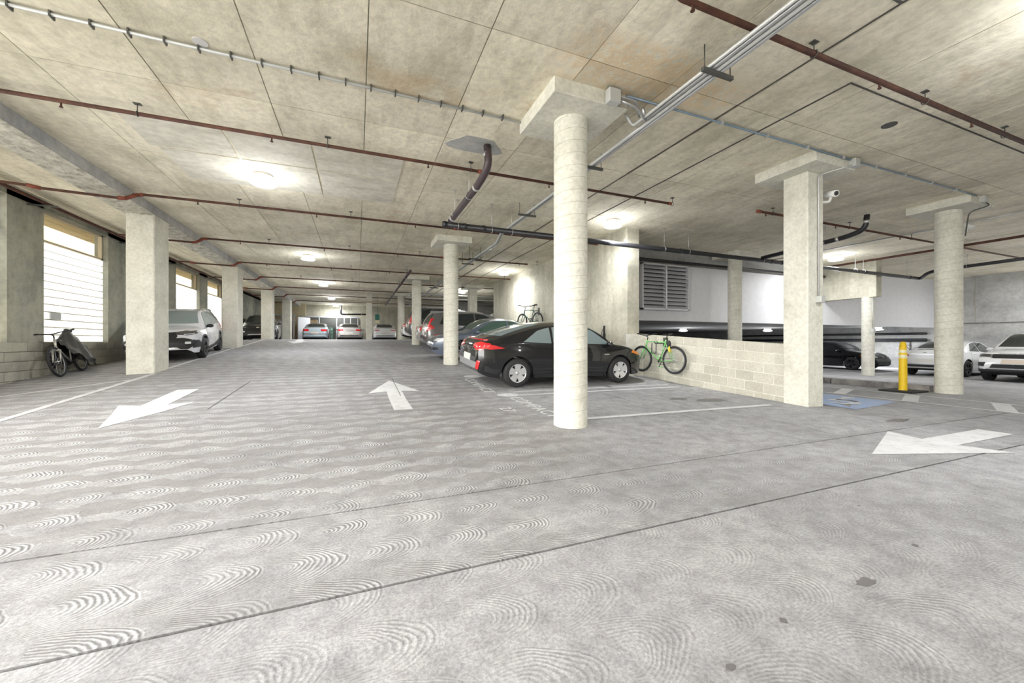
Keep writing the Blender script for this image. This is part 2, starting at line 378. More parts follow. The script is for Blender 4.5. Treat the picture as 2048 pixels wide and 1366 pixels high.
BREAK_Y = [3, 4.9, 7.3, 23.3, 27]; BREAK_X = [-4.4, 7.4, 9, 13, 22]
fl = MB(); fl.box(-6.9, 28.4, -9, 38.2, -1.1, -.55).build('floor', 'joint_dark'); floor = bpy.data.objects['floor']; floor.location = (0, 0, 0)
tag(floor, 'swirl-finished grey concrete garage floor ramping up the aisle', 'floor', kind='structure')
def slab(x0, x1, y0, y1, gap=.010):
    x0 += gap; x1 -= gap; y0 += gap; y1 -= gap
    def cuts(a, b, br, st):
        n = max(1, int((b-a)/st)); c = [a+(b-a)*k/n for k in range(n+1)]+[t for t in br if a+.01 < t < b-.01]; return sorted(set(c))
    X = cuts(x0, x1, BREAK_X, 1.2); Y = cuts(y0, y1, BREAK_Y, 1.2); nx, ny = len(X), len(Y)
    vs = [(x, y, fz(x, y)) for y in Y for x in X]; m = MB()
    m.add(vs, [(j*nx+i, j*nx+i+1, (j+1)*nx+i+1, (j+1)*nx+i) for j in range(ny-1) for i in range(nx-1)])
    ring = [j for j in range(nx)]+[j*nx+nx-1 for j in range(1, ny)]+[(ny-1)*nx+i for i in range(nx-2, -1, -1)]+[j*nx for j in range(ny-2, 0, -1)]
    k = len(m.v); n = len(ring); m.v += [(m.v[i][0], m.v[i][1], m.v[i][2]-.06) for i in ring]
    for i in range(n): m.f.append((ring[i], k+i, k+(i+1) % n, ring[(i+1) % n])); m.smooth.append(False)
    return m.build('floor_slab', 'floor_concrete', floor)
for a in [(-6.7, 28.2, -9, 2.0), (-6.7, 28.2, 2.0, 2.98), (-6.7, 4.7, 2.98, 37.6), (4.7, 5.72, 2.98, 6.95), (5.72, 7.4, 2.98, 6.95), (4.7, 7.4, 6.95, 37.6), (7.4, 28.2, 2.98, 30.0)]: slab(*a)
def drape(name, poly, mat, lift=.004, label=None):
    """a painted shape lying on the floor, following its slopes"""
    bm = bmesh.new(); vs = [bm.verts.new((x, y, 0)) for x, y in poly]; bm.faces.new(vs)
    xs = [p[0] for p in poly]; ys = [p[1] for p in poly]
    for t in BREAK_Y:
        if min(ys) < t < max(ys): bmesh.ops.bisect_plane(bm, geom=bm.verts[:]+bm.edges[:]+bm.faces[:], plane_co=(0, t, 0), plane_no=(0, 1, 0))
    for t in BREAK_X:
        if min(xs) < t < max(xs): bmesh.ops.bisect_plane(bm, geom=bm.verts[:]+bm.edges[:]+bm.faces[:], plane_co=(t, 0, 0), plane_no=(1, 0, 0))
    bmesh.ops.recalc_face_normals(bm, faces=bm.faces)
    for f in bm.faces:
        if f.normal.z < 0: f.normal_flip()
    for v in bm.verts: v.co.z = fz(v.co.x, v.co.y)+lift
    me = bpy.data.meshes.new(name); bm.to_mesh(me); bm.free()
    o = link(name, me, mat, floor)
    if label: o['label'] = label
    return o
def stripe(x0, y0, x1, y1, w, mat='paint_white', name='stall_line', lift=.004, label=None):
    d = V((x1-x0, y1-y0)).normalized(); n = V((-d.y, d.x))*w/2
    return drape(name, [(x0+n.x, y0+n.y), (x0-n.x, y0-n.y), (x1-n.x, y1-n.y), (x1+n.x, y1+n.y)], mat, lift, label)
def arrow(tip, dirv, length, head_l, head_w, shaft_w, label, notch=.12):
    d = V(dirv).normalized(); n = V((-d.y, d.x)); t = V(tip)
    P = lambda a, b: tuple((t-d*a+n*b)[:2])
    return drape('arrow_marking', [P(0, 0), P(head_l, head_w/2), P(head_l-notch, shaft_w/2), P(length, shaft_w/2), P(length, -shaft_w/2), P(head_l-notch, -shaft_w/2), P(head_l, -head_w/2)], 'paint_white', label=label)
arrow((-2.99, 6.37), (0, -1), 2.78, 1.55, .96, .34, 'white painted arrow pointing down the ramp')
arrow((.68, 9.35), (0, 1), 3.0, 1.4, .98, .29, 'white painted arrow pointing up the ramp')
arrow((5.07, 2.42), (-1, 0), 2.8, 1.5, 1.08, .31, 'large white painted arrow pointing across the aisle')
arrow((-2.72, 20.3), (0, -1), 2.8, 1.5, .96, .34, 'far white painted arrow near the ramp crest')
stripe(-4.42, 2.5, -4.38, 11.45, .11, 'paint_faded'); stripe(-4.45, 12.3, -4.5, 18.2, .10); stripe(-4.42, 19.1, -4.42, 23.2, .10)
stripe(-6.4, 8.6, -4.45, 10.6, .10, 'paint_faded')
stripe(2.95, 4.9, 6.9, 4.76, .11); stripe(2.9, 7.05, 7.0, 6.98, .10); stripe(3.0, 7.42, 7.0, 7.36, .09, 'paint_faded'); stripe(2.9, 9.5, 6.9, 9.5, .10); stripe(2.9, 11.65, 6.9, 11.65, .10)
def blob(cx, cy, rx, ry, name='line_end_spot', mat='paint_white', n=22, jit=.0, lift=.005):
    return drape(name, [(cx+rx*math.cos(2*math.pi*k/n)*(1+random.uniform(-jit, jit)), cy+ry*math.sin(2*math.pi*k/n)*(1+random.uniform(-jit, jit))) for k in range(n)], mat, lift)
blob(2.75, 7.12, .22, .2); blob(2.7, 9.5, .22, .2)
blob(6.25, 5.45, .32, .17, 'oil_stain', 'oil_stain', 30, .22, .002); blob(5.75, 5.75, .2, .1, 'oil_stain', 'oil_stain', 24, .25, .002); blob(7.6, 3.3, .28, .06, 'oil_stain', 'oil_stain', 24, .3, .002); blob(2.35, 1.15, .06, .03, 'oil_stain', 'oil_stain', 16, .35, .002)
for cxy in ((1.28, 1.03), (1.42, .62), (1.1, .93), (1.7, 1.12), (3.4, 1.7), (3.05, 1.25)): blob(*cxy, .02, .014, 'oil_stain', 'oil_stain', 10, .4, .002)
for (txt, cx, cy, size, lab) in (('COMPACT', 2.76, 6.0, .40, 'white stencilled stall wording'), ('27', 2.24, 5.85, .36, 'white stencilled stall number'), ('COMPACT', 2.5, 8.35, .40, 'white stencilled wording behind the black car'), ('26', 2.0, 8.4, .36, 'white stencilled number behind the black car')):
    if txt == '26': continue
    me = text_mesh(txt, size); me.materials.append(MATS['paint_white'])
    for v in me.vertices:
        x, y = cx+v.co.y*.8, cy-v.co.x*.92; v.co = (x, y, fz(x, y)+.004+v.co.z)
    o = link('stencil_lettering', me, None, floor); o['label'] = lab
# accessible bay: blue field with the white wheelchair symbol, hatched aisle beside it
drape('bay_field', [(8.0, 4.05), (9.95, 4.35), (9.95, 5.9), (8.0, 5.6)], 'paint_blue', .003, 'faded blue painted field of the accessible bay')
def symbol():
    bm = MB(); cx, cy = 9.0, 4.95; z = lambda x, y: fz(x, y)+.006
    def strip(pts, w):
        for a, b in zip(pts, pts[1:]):
            d = (V(b)-V(a)).normalized(); n = V((-d.y, d.x))*w/2
            q = [V(a)+n-d*w*.3, V(a)-n-d*w*.3, V(b)-n+d*w*.3, V(b)+n+d*w*.3]; bm.add([(p.x, p.y, z(p.x, p.y)) for p in q], [(0, 1, 2, 3)])
    strip([(cx-.15+.45*math.cos(a), cy-.05+.42*math.sin(a)) for a in [math.radians(t) for t in range(100, 375, 18)]], .09)
    strip([(cx+.5, cy+.05), (cx+.05, cy+.05), (cx-.05, cy-.4), (cx-.5, cy-.45)], .1); strip([(cx+.25, cy+.05), (cx+.25, cy-.3)], .09)
    bm.add([(cx+.68+.12*math.cos(2*math.pi*k/14), cy+.08+.12*math.sin(2*math.pi*k/14), z(cx+.68, cy)) for k in range(14)], [tuple(range(14))])
    o = bm.build('wheelchair_symbol', 'paint_white', floor); o['label'] = 'white wheelchair symbol on the blue field'
symbol()
stripe(10.25, 1.6, 10.25, 7.6, .10); stripe(11.55, 1.6, 11.55, 7.6, .10)
for y in (2.1, 3.35, 4.62, 5.85, 7.0): drape('hatch_bar', [(10.3, y-.45), (10.3, y-.2), (11.5, y+.25), (11.5, y)], 'paint_white')
for (x0, y0, x1, y1) in ((-2.15, 7.3, -2.15, 9.9), (.76, 7.6, .76, 9.6), (14.5, 4, 14.5, 9)): stripe(x0, y0, x1, y1, .012, 'joint_dark', 'saw_cut', .005)
stripe(19.2, 3.0, 27.5, 3.0, .1); stripe(19.2, 7.1, 27.5, 7.1, .1); stripe(15.0, 6.1, 19, 6.1, .06, 'paint_faded')

# ------------------------------------------------------------------ ceiling: board-marked slab
ce = MB(); ce.box(-6.9, 28.4, -9, 38.2, CEIL+.012, CEIL+.3); ceiling = ce.build('ceiling', 'pier_concrete'); tag(ceiling, 'board-marked beige concrete slab overhead', 'ceiling', kind='structure')
PX, PY = 1.17, 2.26
pm = {}
far_panels = MB()
for i in range(-6, 25):
    for j in range(-3, 18):
        x0, y0 = -.0+i*PX+.1, 1.48+(j-1)*PY
        x1, y1 = x0+PX, y0+PY
        if x1 < -6.5 or x0 > 27.8 or y0 > 37.5: continue
        x0 = max(x0, -6.6); x1 = min(x1, 28.0); y1 = min(y1, 37.7)
        dz = random.uniform(0, .005); near = -4.6 < x0 < 13 and -1 < y0 < 17
        if near:
            p = MB().box(x0+.006, x1-.006, y0+.005, y1-.005, CEIL-dz, CEIL+.02).build('ceiling_panel', 'ceiling_concrete', ceiling)
        else: far_panels.box(x0+.005, x1-.005, y0+.005, y1-.005, CEIL-dz, CEIL+.02)
o = far_panels.build('ceiling_panel', 'ceiling_concrete', ceiling); o['kind'] = 'stuff'
def ridge(x0, x1, y0, y1, h=.014, mat='joint_dark'): return MB().box(x0, x1, y0, y1, CEIL-h, CEIL+.02).build('joint_ridge', mat, ceiling)
ridge(4.735, 4.75, 1.0, 30); ridge(5.62, 5.635, 2.9, 30); ridge(5.62, 14, 2.885, 2.9); ridge(2.6, 4.74, 2.02, 2.04, .02, 'strut_dark'); ridge(7.2, 11, 1.55, 1.57, .03, 'strut_dark')
# smoother patched field round the nearest lamp
for (a, b, c, d) in ((-3.1, -1.9, 6.9, 7.95), (-1.86, -.7, 6.9, 7.95), (-.66, .75, 6.9, 7.95), (-3.0, -1.9, 8.0, 9.3), (-1.86, -.7, 8.0, 9.3), (-.66, .75, 8.0, 9.3)):
    MB().box(a, b, c, d, CEIL-.016, CEIL+.01).build('plaster_patch', 'ceiling_plaster', ceiling)
pp = [(1.78+.42*math.cos(t)*(1+.25*math.sin(3*t)), 6.05+.3*math.sin(t)*(1+.2*math.cos(2*t))) for t in [k*2*math.pi/20 for k in range(20)]]
MB().prism(pp, CEIL-.012, CEIL+.01).build('plaster_patch', 'grey_concrete', ceiling)
for (x, y, r) in ((-1.55, 5.05, .07), (7.25, 3.25, .09)): MB().prism([(x+r*math.cos(k*.314), y+r*math.sin(k*.314)) for k in range(20)], CEIL-.012, CEIL).build('round_plug', 'fixture_grey' if x < 0 else 'strut_dark', ceiling)

# ------------------------------------------------------------------ outer walls
def structure(m, name, mat, label, cat='wall', **k):
    o = m.build(name, mat, **k); return tag(o, label, cat, kind='structure')
WL = -6.6
OPEN_Y = 6.9   # the driveway from the street comes in before this
WIN = [8.65+3.45*k for k in range(0, 6)]; WW = 2.45; SILL, HEAD, TOPW = 1.18, 3.50, 4.20
w = MB(); y = OPEN_Y
for s in WIN+[37.6]:
    if s > y: w.box(WL-.3, WL, y, s, SILL, CEIL)
    y = s+WW
w.box(WL-.3, WL, OPEN_Y, 37.6, TOPW, CEIL); w.box(WL-.3, WL-.012, OPEN_Y, 37.6, -.6, SILL)
wall_l = structure(w, 'wall_left', 'pier_concrete', 'stained concrete pier wall over block courses with glass block windows')
bl = {}
def blocks(parent, mat, face, along, y0, y1, ztop, zlow, thick, course=.2, length=.4, proud=.012, skip=None):
    """courses of blocks from ztop down to the floor on a face x = face, running along Y"""
    n = 0; z = ztop
    while z > zlow:
        off = length/2 if n % 2 else 0; y = y0-off
        while y < y1:
            a, b = max(y, y0), min(y+length, y1)
            if b-a > .06 and fz(along, (a+b)/2) < z-.02:
                g = .005; key = (mat, round(b-a, 3))
                if key not in bl:
                    bl[key] = MB().cbox(-thick/2, thick/2, -(b-a)/2+g, (b-a)/2-g, -course/2+g, course/2-g, .004).mesh('block'); bl[key].materials.append(MATS[mat])
                o = link('block', bl[key], None, parent); o.location = (face, (a+b)/2, z-course/2)
            y += length
        z -= course; n += 1
blocks(wall_l, 'block_grey', WL-.02, WL+.1, 9.6, 20.0, SILL, .2, .08)
MB().box(WL-.06, WL-.004, OPEN_Y, 37.6, -.6, SILL-.002).build('mortar_bed', 'mortar_grey', wall_l)
# glass block windows with a clear transom over each
GW, GH = WW/13, (HEAD-SILL)/13
gb = MB().cbox(-.04, .04, -GW/2+.007, GW/2-.007, -GH/2+.015, GH/2-.015, .01).mesh('glass_block'); gb.materials.append(MATS['glass_block_lit'])
for k, s in enumerate(WIN):
    win = MB().box(WL-.22, WL-.16, s-.0, s+WW, SILL, HEAD).build('window_%d' % (k+1), 'block_joint'); tag(win, 'daylit glass block window '+('cut off by the picture edge', 'above the covered bicycle', 'hidden behind the largest square column', 'above the white crossover', 'beside the second square column', 'last along the side wall')[k], 'window', kind='structure')
    near = k < 2
    if near:
        for i in range(13):
            for j in range(13):
                if k == 1 and (i, j) in ((2, 3), (3, 3)): continue
                g = link('glass_block', gb, None, win); g.location = (WL-.15, s+(i+.5)*GW, SILL+(j+.5)*GH)
        if k == 1: MB().box(WL-.17, WL-.10, s+2*GW+.01, s+4*GW-.01, SILL+3*GH+.01, SILL+4*GH-.01).build('vent_grille', 'grey_box', win)
    else:
        m = MB()
        for i in range(13):
            for j in range(13):
                y, z = s+(i+.5)*GW, SILL+(j+.5)*GH; m.box(WL-.19, WL-.11, y-GW/2+.007, y+GW/2-.007, z-GH/2+.014, z+GH/2-.014)
        m.build('glass_block_panel', 'glass_block_lit', win)['kind'] = 'stuff'
    fr = MB()
    for (a, b, c, d) in ((s, s+WW, HEAD, HEAD+.05), (s, s+WW, TOPW-.05, TOPW), (s, s+.05, HEAD, TOPW), (s+WW-.05, s+WW, HEAD, TOPW)): fr.box(WL-.2, WL-.12, a, b, c, d)
    fr.build('transom_frame', 'frame_tan', win)
    MB().box(WL-.165, WL-.155, s+.05, s+WW-.05, HEAD+.05, TOPW-.05).build('transom_pane', 'pane_clear' if 'pane_clear' in MATS else 'frame_tan', win)
structure(MB().box(-9.4, -9.2, 7.5, 38, -.6, 5.6), 'wall_outside', 'beige_plaster', 'beige plastered neighbouring wall seen through the transoms')
structure(MB().box(-6.9, 28.4, 37.6, 37.9, -.6, CEIL+.3), 'wall_back', 'wall_concrete', 'far concrete end wall behind the storage lockers')
structure(MB().box(27.9, 28.2, -9, 30.2, -.8, CEIL+.05), 'wall_right', 'grey_concrete', 'smooth grey concrete wall behind the white cars')
MB().box(27.86, 27.91, -3, 10.3, 2.08, 2.1).build('pour_joint', 'joint_dark', bpy.data.objects['wall_right'])
for y in (2.2, 6.0, 9.2): MB().box(27.88, 27.91, y, y+.012, 2.1, CEIL).build('pour_joint', 'seam', bpy.data.objects['wall_right'])
# soffit beam on the left column line, with a rough chipped underside
bx0, bx1 = -5.0, -4.4; nx, ny = 12, 560; y0, y1 = 1.0, 37.5
m = MB(); vs = []
for j in range(ny+1):
    for i in range(nx+1):
        e = i in (0, nx); vs.append((bx0+(bx1-bx0)*i/nx, y0+(y1-y0)*j/ny, 4.16-(0 if e else random.uniform(0, .034))))
m.add(vs, [(j*(nx+1)+i+1, j*(nx+1)+i, (j+1)*(nx+1)+i, (j+1)*(nx+1)+i+1) for j in range(ny) for i in range(nx)], True)
beam = MB().box(bx0, bx1, y0, y1, 4.165, CEIL+.02).build('soffit_beam', 'grey_concrete'); tag(beam, 'long shallow concrete beam over the square columns beside the windows', 'beam')
m.build('rough_underside', 'soffit_rough', beam)

structure(MB().box(-6.9, 28.4, -9.3, -9, -.6, CEIL+.3), 'wall_front', 'wall_concrete', 'concrete wall behind the viewer')
structure(MB().box(-60, -6.9, -60, 60, -.7, -.02), 'ground', 'grey_concrete', 'pale street paving outside the driveway opening', 'ground')

structure(MB().box(-8.5, -6.9, 6.5, 38, CEIL+.2, CEIL+.5), 'trim_sky_shade', 'beige_plaster', 'added unseen overhang shading the wall outside the windows', 'trim')  # unseen slab, added to keep sky light off the outside wall

# ------------------------------------------------------------------ columns
def helix(r, z0, z1, pitch, n=28, tr=.0035):
    m = MB(); pts = []; t = 0; k = 0
    while True:
        z = z0+pitch*k/n
        if z > z1: break
        a = 2*math.pi*k/n; pts.append((r*math.cos(a), r*math.sin(a), z)); k += 1
    return m.tube(pts, tr, 4, False)
def capital(root, x, y, h=.535, z0=CAPZ, z1=CEIL+.01):
    MB().cbox(x-h, x+h, y-h, y+h, z0, z1, .008).build('capital', 'column_concrete', root)
def round_column(x, y, label, r=.229, cap=True, top=None, zb=None):
    zb = (fz(x, y) if zb is None else zb); root = empty('round_column', (x, y, zb)); tag(root, label, 'column', 'round concrete columns')
    top = CAPZ if top is None else top; h = top-zb
    MB().lathe([(r*1.01, -.08), (r*1.005, .06), (r, .12), (r, h+.02)], 40).build('shaft', 'column_concrete', root, True)
    helix(r*.9992, .1, h-.02, .163).build('form_seam', 'seam', root, True)
    if cap: capital(root, x, y)
    return root
def square_column(x0, x1, y0, y1, label, top, cap=False, group=None):
    z = min(fz(x0, y0), fz(x1, y0)); root = empty('square_column', ((x0+x1)/2, (y0+y1)/2, z)); tag(root, label, 'column', group)
    MB().cbox(x0, x1, y0, y1, z-.1, top+.01, .018).build('shaft', 'column_concrete', root)
    if cap: capital(root, (x0+x1)/2, (y0+y1)/2)
    return root
c1 = round_column(2.72, 4.66, 'tall round concrete column standing nearest, at stall 27')
round_column(2.72, 12.0, 'round concrete column between the black hatchback and the slate sedan')
round_column(2.72, 19.6, 'third round column up the aisle, beside the grey crossovers')
round_column(2.72, 26.9, 'farthest round column of the aisle row, by the white parked car')
sqc = square_column(7.35, 7.79, 4.42, 4.85, 'square concrete column with capital at the end of the cream block wall', CAPZ, True)
c12 = round_column(12.74, 4.63, 'round concrete column behind the yellow post')
round_column(12.74, 10.12, 'round column in front of the white louvered wall', top=4.2)
for k, (yy, lab) in enumerate(((11.5, 'large square column in front of the white crossover'), (18.3, 'square column just behind the white crossover'), (24.9, 'third square column along the window wall'), (31.3, 'farthest square column along the window wall'))):
    square_column(-4.92, -4.4, yy, yy+.76, lab, 4.16, group='square columns under the soffit beam')
square_column(.55, .93, 27.9, 28.28, 'slim square column with a white base at the head of the aisle', CEIL); MB().cbox(.42, 1.06, 27.77, 28.41, 1.18, 1.32, .01).build('footing', 'fixture_white', bpy.data.objects['square_column.005'] if 'square_column.005' in bpy.data.objects else None)
sg = square_column(5.9, 6.35, 21.3, 21.75, 'pale square column carrying a small wall sign beyond the shear wall', CAPZ, True)
# ------------------------------------------------------------------ inner walls
wc = MB(); wc.box(7.0, 7.4, 8.88, 20.36, -.3, CEIL+.012)
wc.add([(7.0, 20.3, 0), (7.4, 20.3, 0), (7.4, 30, 0), (7.0, 30, 0), (7.0, 20.3, 2.78), (7.4, 20.3, 2.78), (7.4, 30, 1.95), (7.0, 30, 1.95)], [(3, 2, 1, 0), (4, 5, 6, 7), (0, 1, 5, 4), (1, 2, 6, 5), (2, 3, 7, 6), (3, 0, 4, 7)])
structure(wc, 'wall_middle', 'wall_concrete', 'tall cast concrete shear wall behind the parked cars')
# sloping cream block wall edging the ramp
SLP = .062; ang = math.atan(SLP); bw_y0, bw_y1, bw_z = 4.86, 8.72, 1.16
m = MB(); m.add([(7.418, bw_y0, -.1), (7.6, bw_y0, -.1), (7.6, bw_y1, -.1), (7.418, bw_y1, -.1), (7.418, bw_y0, bw_z-.012), (7.6, bw_y0, bw_z-.012), (7.6, bw_y1, bw_z-.012+SLP*(bw_y1-bw_y0)), (7.415, bw_y1, bw_z-.012+SLP*(bw_y1-bw_y0))], [(3, 2, 1, 0), (4, 5, 6, 7), (0, 1, 5, 4), (1, 2, 6, 5), (2, 3, 7, 6), (3, 0, 4, 7)])
m.box(6.93, 7.415, 8.72, 8.86, -.1, 1.41)
wall_b = structure(m, 'wall_block', 'mortar', 'low cream painted block wall rising beside the empty stall')
n = 0; c, ln = .2, .405; z = bw_z
bmesh_cache = {}
while z > .0:
    y = bw_y0-(ln/2 if n % 2 else 0)
    while y < bw_y1-.03:
        a, b = max(y, bw_y0+.002), min(y+ln, bw_y1)
        if b-a > .06:
            key = round(b-a, 3)
            if key not in bmesh_cache:
                g = .0075; bmesh_cache[key] = MB().cbox(-.1, .1, -(b-a)/2+g, (b-a)/2-g, -c/2+g, c/2-g, .004).mesh('block'); bmesh_cache[key].materials.append(MATS['block_cream'])
            if fz(7.3, (a+b)/2) < z+SLP*((a+b)/2-bw_y0)-.02:
                o = link('block', bmesh_cache[key], None, wall_b); o.location = (7.508, (a+b)/2, z-c/2+SLP*((a+b)/2-bw_y0)); o.rotation_euler = (ang, 0, 0)
        y += ln
    z -= c; n += 1
# white upper wall with louver, open below
m = MB(); m.box(7.4, 18.6, 10.6, 10.8, 1.92, 3.88); m.box(18.6, 27.95, 10.6, 10.8, 1.92, CEIL+.01)
wall_w = structure(m, 'wall_white', 'white_wall', 'white painted upper wall carrying the big louver')
structure(MB().box(7.4, 18.6, 10.75, 10.95, 3.86, CEIL+.01), 'trim_1', 'grey_concrete', 'grey concrete band above the white wall', 'trim')
lv = empty('wall_louver', (9.9, 10.56, 2.28)); tag(lv, 'large grey two-bay ventilation louver in the white wall', 'louver')
lx0, lx1, lz0, lz1 = 8.86, 10.93, 2.28, 3.86
m = MB()
for a in ((lx0, lx1, lz0, lz0+.05), (lx0, lx1, lz1-.05, lz1), (lx0, lx0+.05, lz0, lz1), (lx1-.05, lx1, lz0, lz1), ((lx0+lx1)/2-.03, (lx0+lx1)/2+.03, lz0, lz1)): m.box(a[0], a[1], 10.46, 10.62, a[2], a[3])
m.build('louver_frame', 'louver_grey', lv); MB().box(lx0, lx1, 10.585, 10.605, lz0, lz1).build('backing', 'strut_dark', lv)
nb = 11; ph = (lz1-lz0-.1)/nb; lw = (lx1-lx0)/2-.08
for bay in (0, 1):
    xa = lx0+.05 if bay == 0 else (lx0+lx1)/2+.03
    for k in range(nb):
        z0 = lz0+.05+k*ph
        MB().add([(xa, 10.47, z0), (xa+lw, 10.47, z0), (xa+lw, 10.58, z0+ph*.75), (xa, 10.58, z0+ph*.75), (xa, 10.46, z0+.012), (xa+lw, 10.46, z0+.012), (xa+lw, 10.57, z0+ph*.75+.012), (xa, 10.57, z0+ph*.75+.012)],
                 [(3, 2, 1, 0), (4, 5, 6, 7), (0, 1, 5, 4), (1, 2, 6, 5), (2, 3, 7, 6), (3, 0, 4, 7)]).build('slat', 'louver_grey', lv)
# lower deck beyond the white wall
structure(MB().box(7.4, 27.95, 10.78, 30.2, 2.0, 2.1), 'ceiling_lower', 'grey_concrete', 'low grey soffit of the lower deck', 'ceiling')
structure(MB().box(7.4, 28.2, 30.0, 30.3, -.8, CEIL), 'wall_far', 'grey_concrete', 'far wall of the lower deck')
# drop beam and slim column on the right
db = MB().box(18.6, 18.95, 8.73, 10.6, 2.94, CEIL+.01).build('drop_beam', 'wall_concrete'); tag(db, 'deep concrete drop beam in front of the white wall', 'beam')
rc = round_column(18.78, 9.08, 'slim round column under the deep drop beam', r=.2, cap=False, top=2.94)
cb = empty('parking_curb', (12.7, 7.7, 0)); tag(cb, 'stained concrete curb running back from the round column', 'curb')
for (a, b) in ((4.9, 6.95), (6.98, 7.25), (7.28, 9.86)): MB().cbox(12.58, 12.8, a, b, -.05, .15, .012).build('curb_stone', 'curb_concrete', cb)

# ------------------------------------------------------------------ ceiling lamps
def make_lamp():
    r = empty('ceiling_lamp'); 
    MB().lathe([(.0, .0), (.165, .0), (.17, -.05)], 32).build('canopy', 'fixture_grey', r, True)
    MB().lathe([(.17, -.05), (.178, -.052), (.182, -.098), (.174, -.10)], 32).build('light_band', 'band_lit', r, True)
    MB().lathe([(.174, -.10), (.185, -.105), (.19, -.145), (.19, -.15)], 32).build('housing', 'fixture_grey', r, True)
    MB().lathe([(.19, -.148), (.225, -.152), (.235, -.165), (.20, -.19), (.10, -.203), (0.001, -.206)], 32).build('lens', 'lens_lit', r, True)
    ld = bpy.data.lights.new('lamp_glow', 'POINT'); ld.energy = HALO_W; ld.shadow_soft_size = .16; ld.color = (.93, .96, 1.0)
    lo = bpy.data.objects.new('lamp_glow', ld); COL.objects.link(lo); lo.parent = r; lo.location = (0, 0, -.55); KIDS.setdefault(r.name, []).append(lo)
    ld = bpy.data.lights.new('lamp_beam', 'AREA'); ld.shape = 'DISK'; ld.size = .4; ld.energy = LAMP_W; ld.color = (.95, .97, 1.0); ld.spread = math.radians(175)
    lo = bpy.data.objects.new('lamp_beam', ld); COL.objects.link(lo); lo.parent = r; lo.location = (0, 0, -.215); KIDS[r.name].append(lo)
    return r
lamp = make_lamp(); first = True
for (x, y, z, lab) in ((-1.66, 8.6, CEIL-.014, 'nearest round ceiling lamp, on the pale patched slab'), (-1.68, 16.0, CEIL, 'second round ceiling lamp up the aisle'), (-1.7, 23.2, CEIL, 'third round ceiling lamp up the aisle'), (-1.7, 30.2, CEIL, 'fourth round ceiling lamp, over the far cars'), (-1.7, 36.4, CEIL, 'last round ceiling lamp, by the lockers'),
                       (6.2, 8.45, CEIL, 'round ceiling lamp at the near end of the shear wall'), (6.1, 16.3, CEIL, 'round ceiling lamp halfway along the shear wall'), (6.0, 23.4, CEIL, 'round ceiling lamp past the shear wall'), (16.4, 8.9, CEIL, 'round ceiling lamp before the white wall and drop beam'),
                       (-1.66, 1.3, CEIL, 'round ceiling lamp overhead near the viewer'), (6.2, 1.2, CEIL, 'round ceiling lamp overhead before the square column'), (16.4, 1.2, CEIL, 'round ceiling lamp overhead before the white cars'), (24.0, 3.6, CEIL, 'round ceiling lamp over the white cars'), (26.6, 5.6, CEIL, 'added unseen ceiling lamp close to the smooth grey wall'), (20.3, 3.2, CEIL, 'added unseen ceiling lamp before the large white suv'), (25.9, 12.1, 2.0, 'added hidden lamp under the low soffit over the black sedan'), (-1.66, -5.5, CEIL, 'round ceiling lamp behind the viewer'), (8.0, -5.5, CEIL, 'round ceiling lamp behind the viewer, farther over'),  # grey wall, white suv and black sedan lamps are added to brighten this side
                       (17.9, 17.6, 2.0, 'lamp under the low soffit behind the bicycle'), (22.6, 15.8, 2.0, 'lamp under the low soffit beside the square column')):
    o = lamp if first else copy_tree(lamp); first = False
    o.location = (x, y, z); tag(o, lab, 'ceiling lamp', 'round ceiling lamps')

# ------------------------------------------------------------------ pipes and conduits
def pipe(name, pts, r, mat, label, cat='pipe', group=None, bend=.12, n=10):
    pts = [V(p) for p in pts]; base = empty(name, pts[0]); tag(base, label, cat, group)
    MB().tube(round_path(pts, bend) if len(pts) > 2 else pts, r, n).build('pipe_run', mat, base)
    return base
def hanger(root, x, y, z, r, along='x'):
    """ring clamp on a threaded rod from the slab"""
    m = MB(); m.tube([(x, y, z+r), (x, y, CEIL)], .006, 6); m.torus(r+.006, .006, (x, y, z), 'x' if along == 'x' else 'y', 16, 5); m.box(x-.04, x+.04, y-.03, y+.03, CEIL-.012, CEIL)
    m.build('hanger', 'strut_dark' if r < .05 else 'clamp_steel', root)
def drop_head(root, x, y, z):
    m = MB(); m.tube([(x, y, z-.01), (x, y, z-.07)], .011, 6); m.tube([(x, y, z-.07), (x, y, z-.082)], .02, 8); m.build('sprinkler_head', 'rust_pipe', root)
SPR = [(6.67, -4.38, 6.4, 'rusty sprinkler pipe crossing nearest overhead'), (10.3, -4.1, 6.95, 'rusty sprinkler pipe crossing over the near square column'), (14.0, -4.2, 6.2, 'rusty sprinkler pipe crossing past the drain elbow'), (17.7, -4.2, 6.9, 'fourth rusty sprinkler pipe up the aisle'), (21.3, -4.2, 9, 'fifth rusty sprinkler pipe up the aisle'), (24.9, -4.2, 9, 'sixth rusty sprinkler pipe up the aisle'), (28.6, -4.2, 9, 'seventh rusty sprinkler pipe up the aisle'), (32.7, -4.2, 9, 'last rusty sprinkler pipe, before the lockers')]
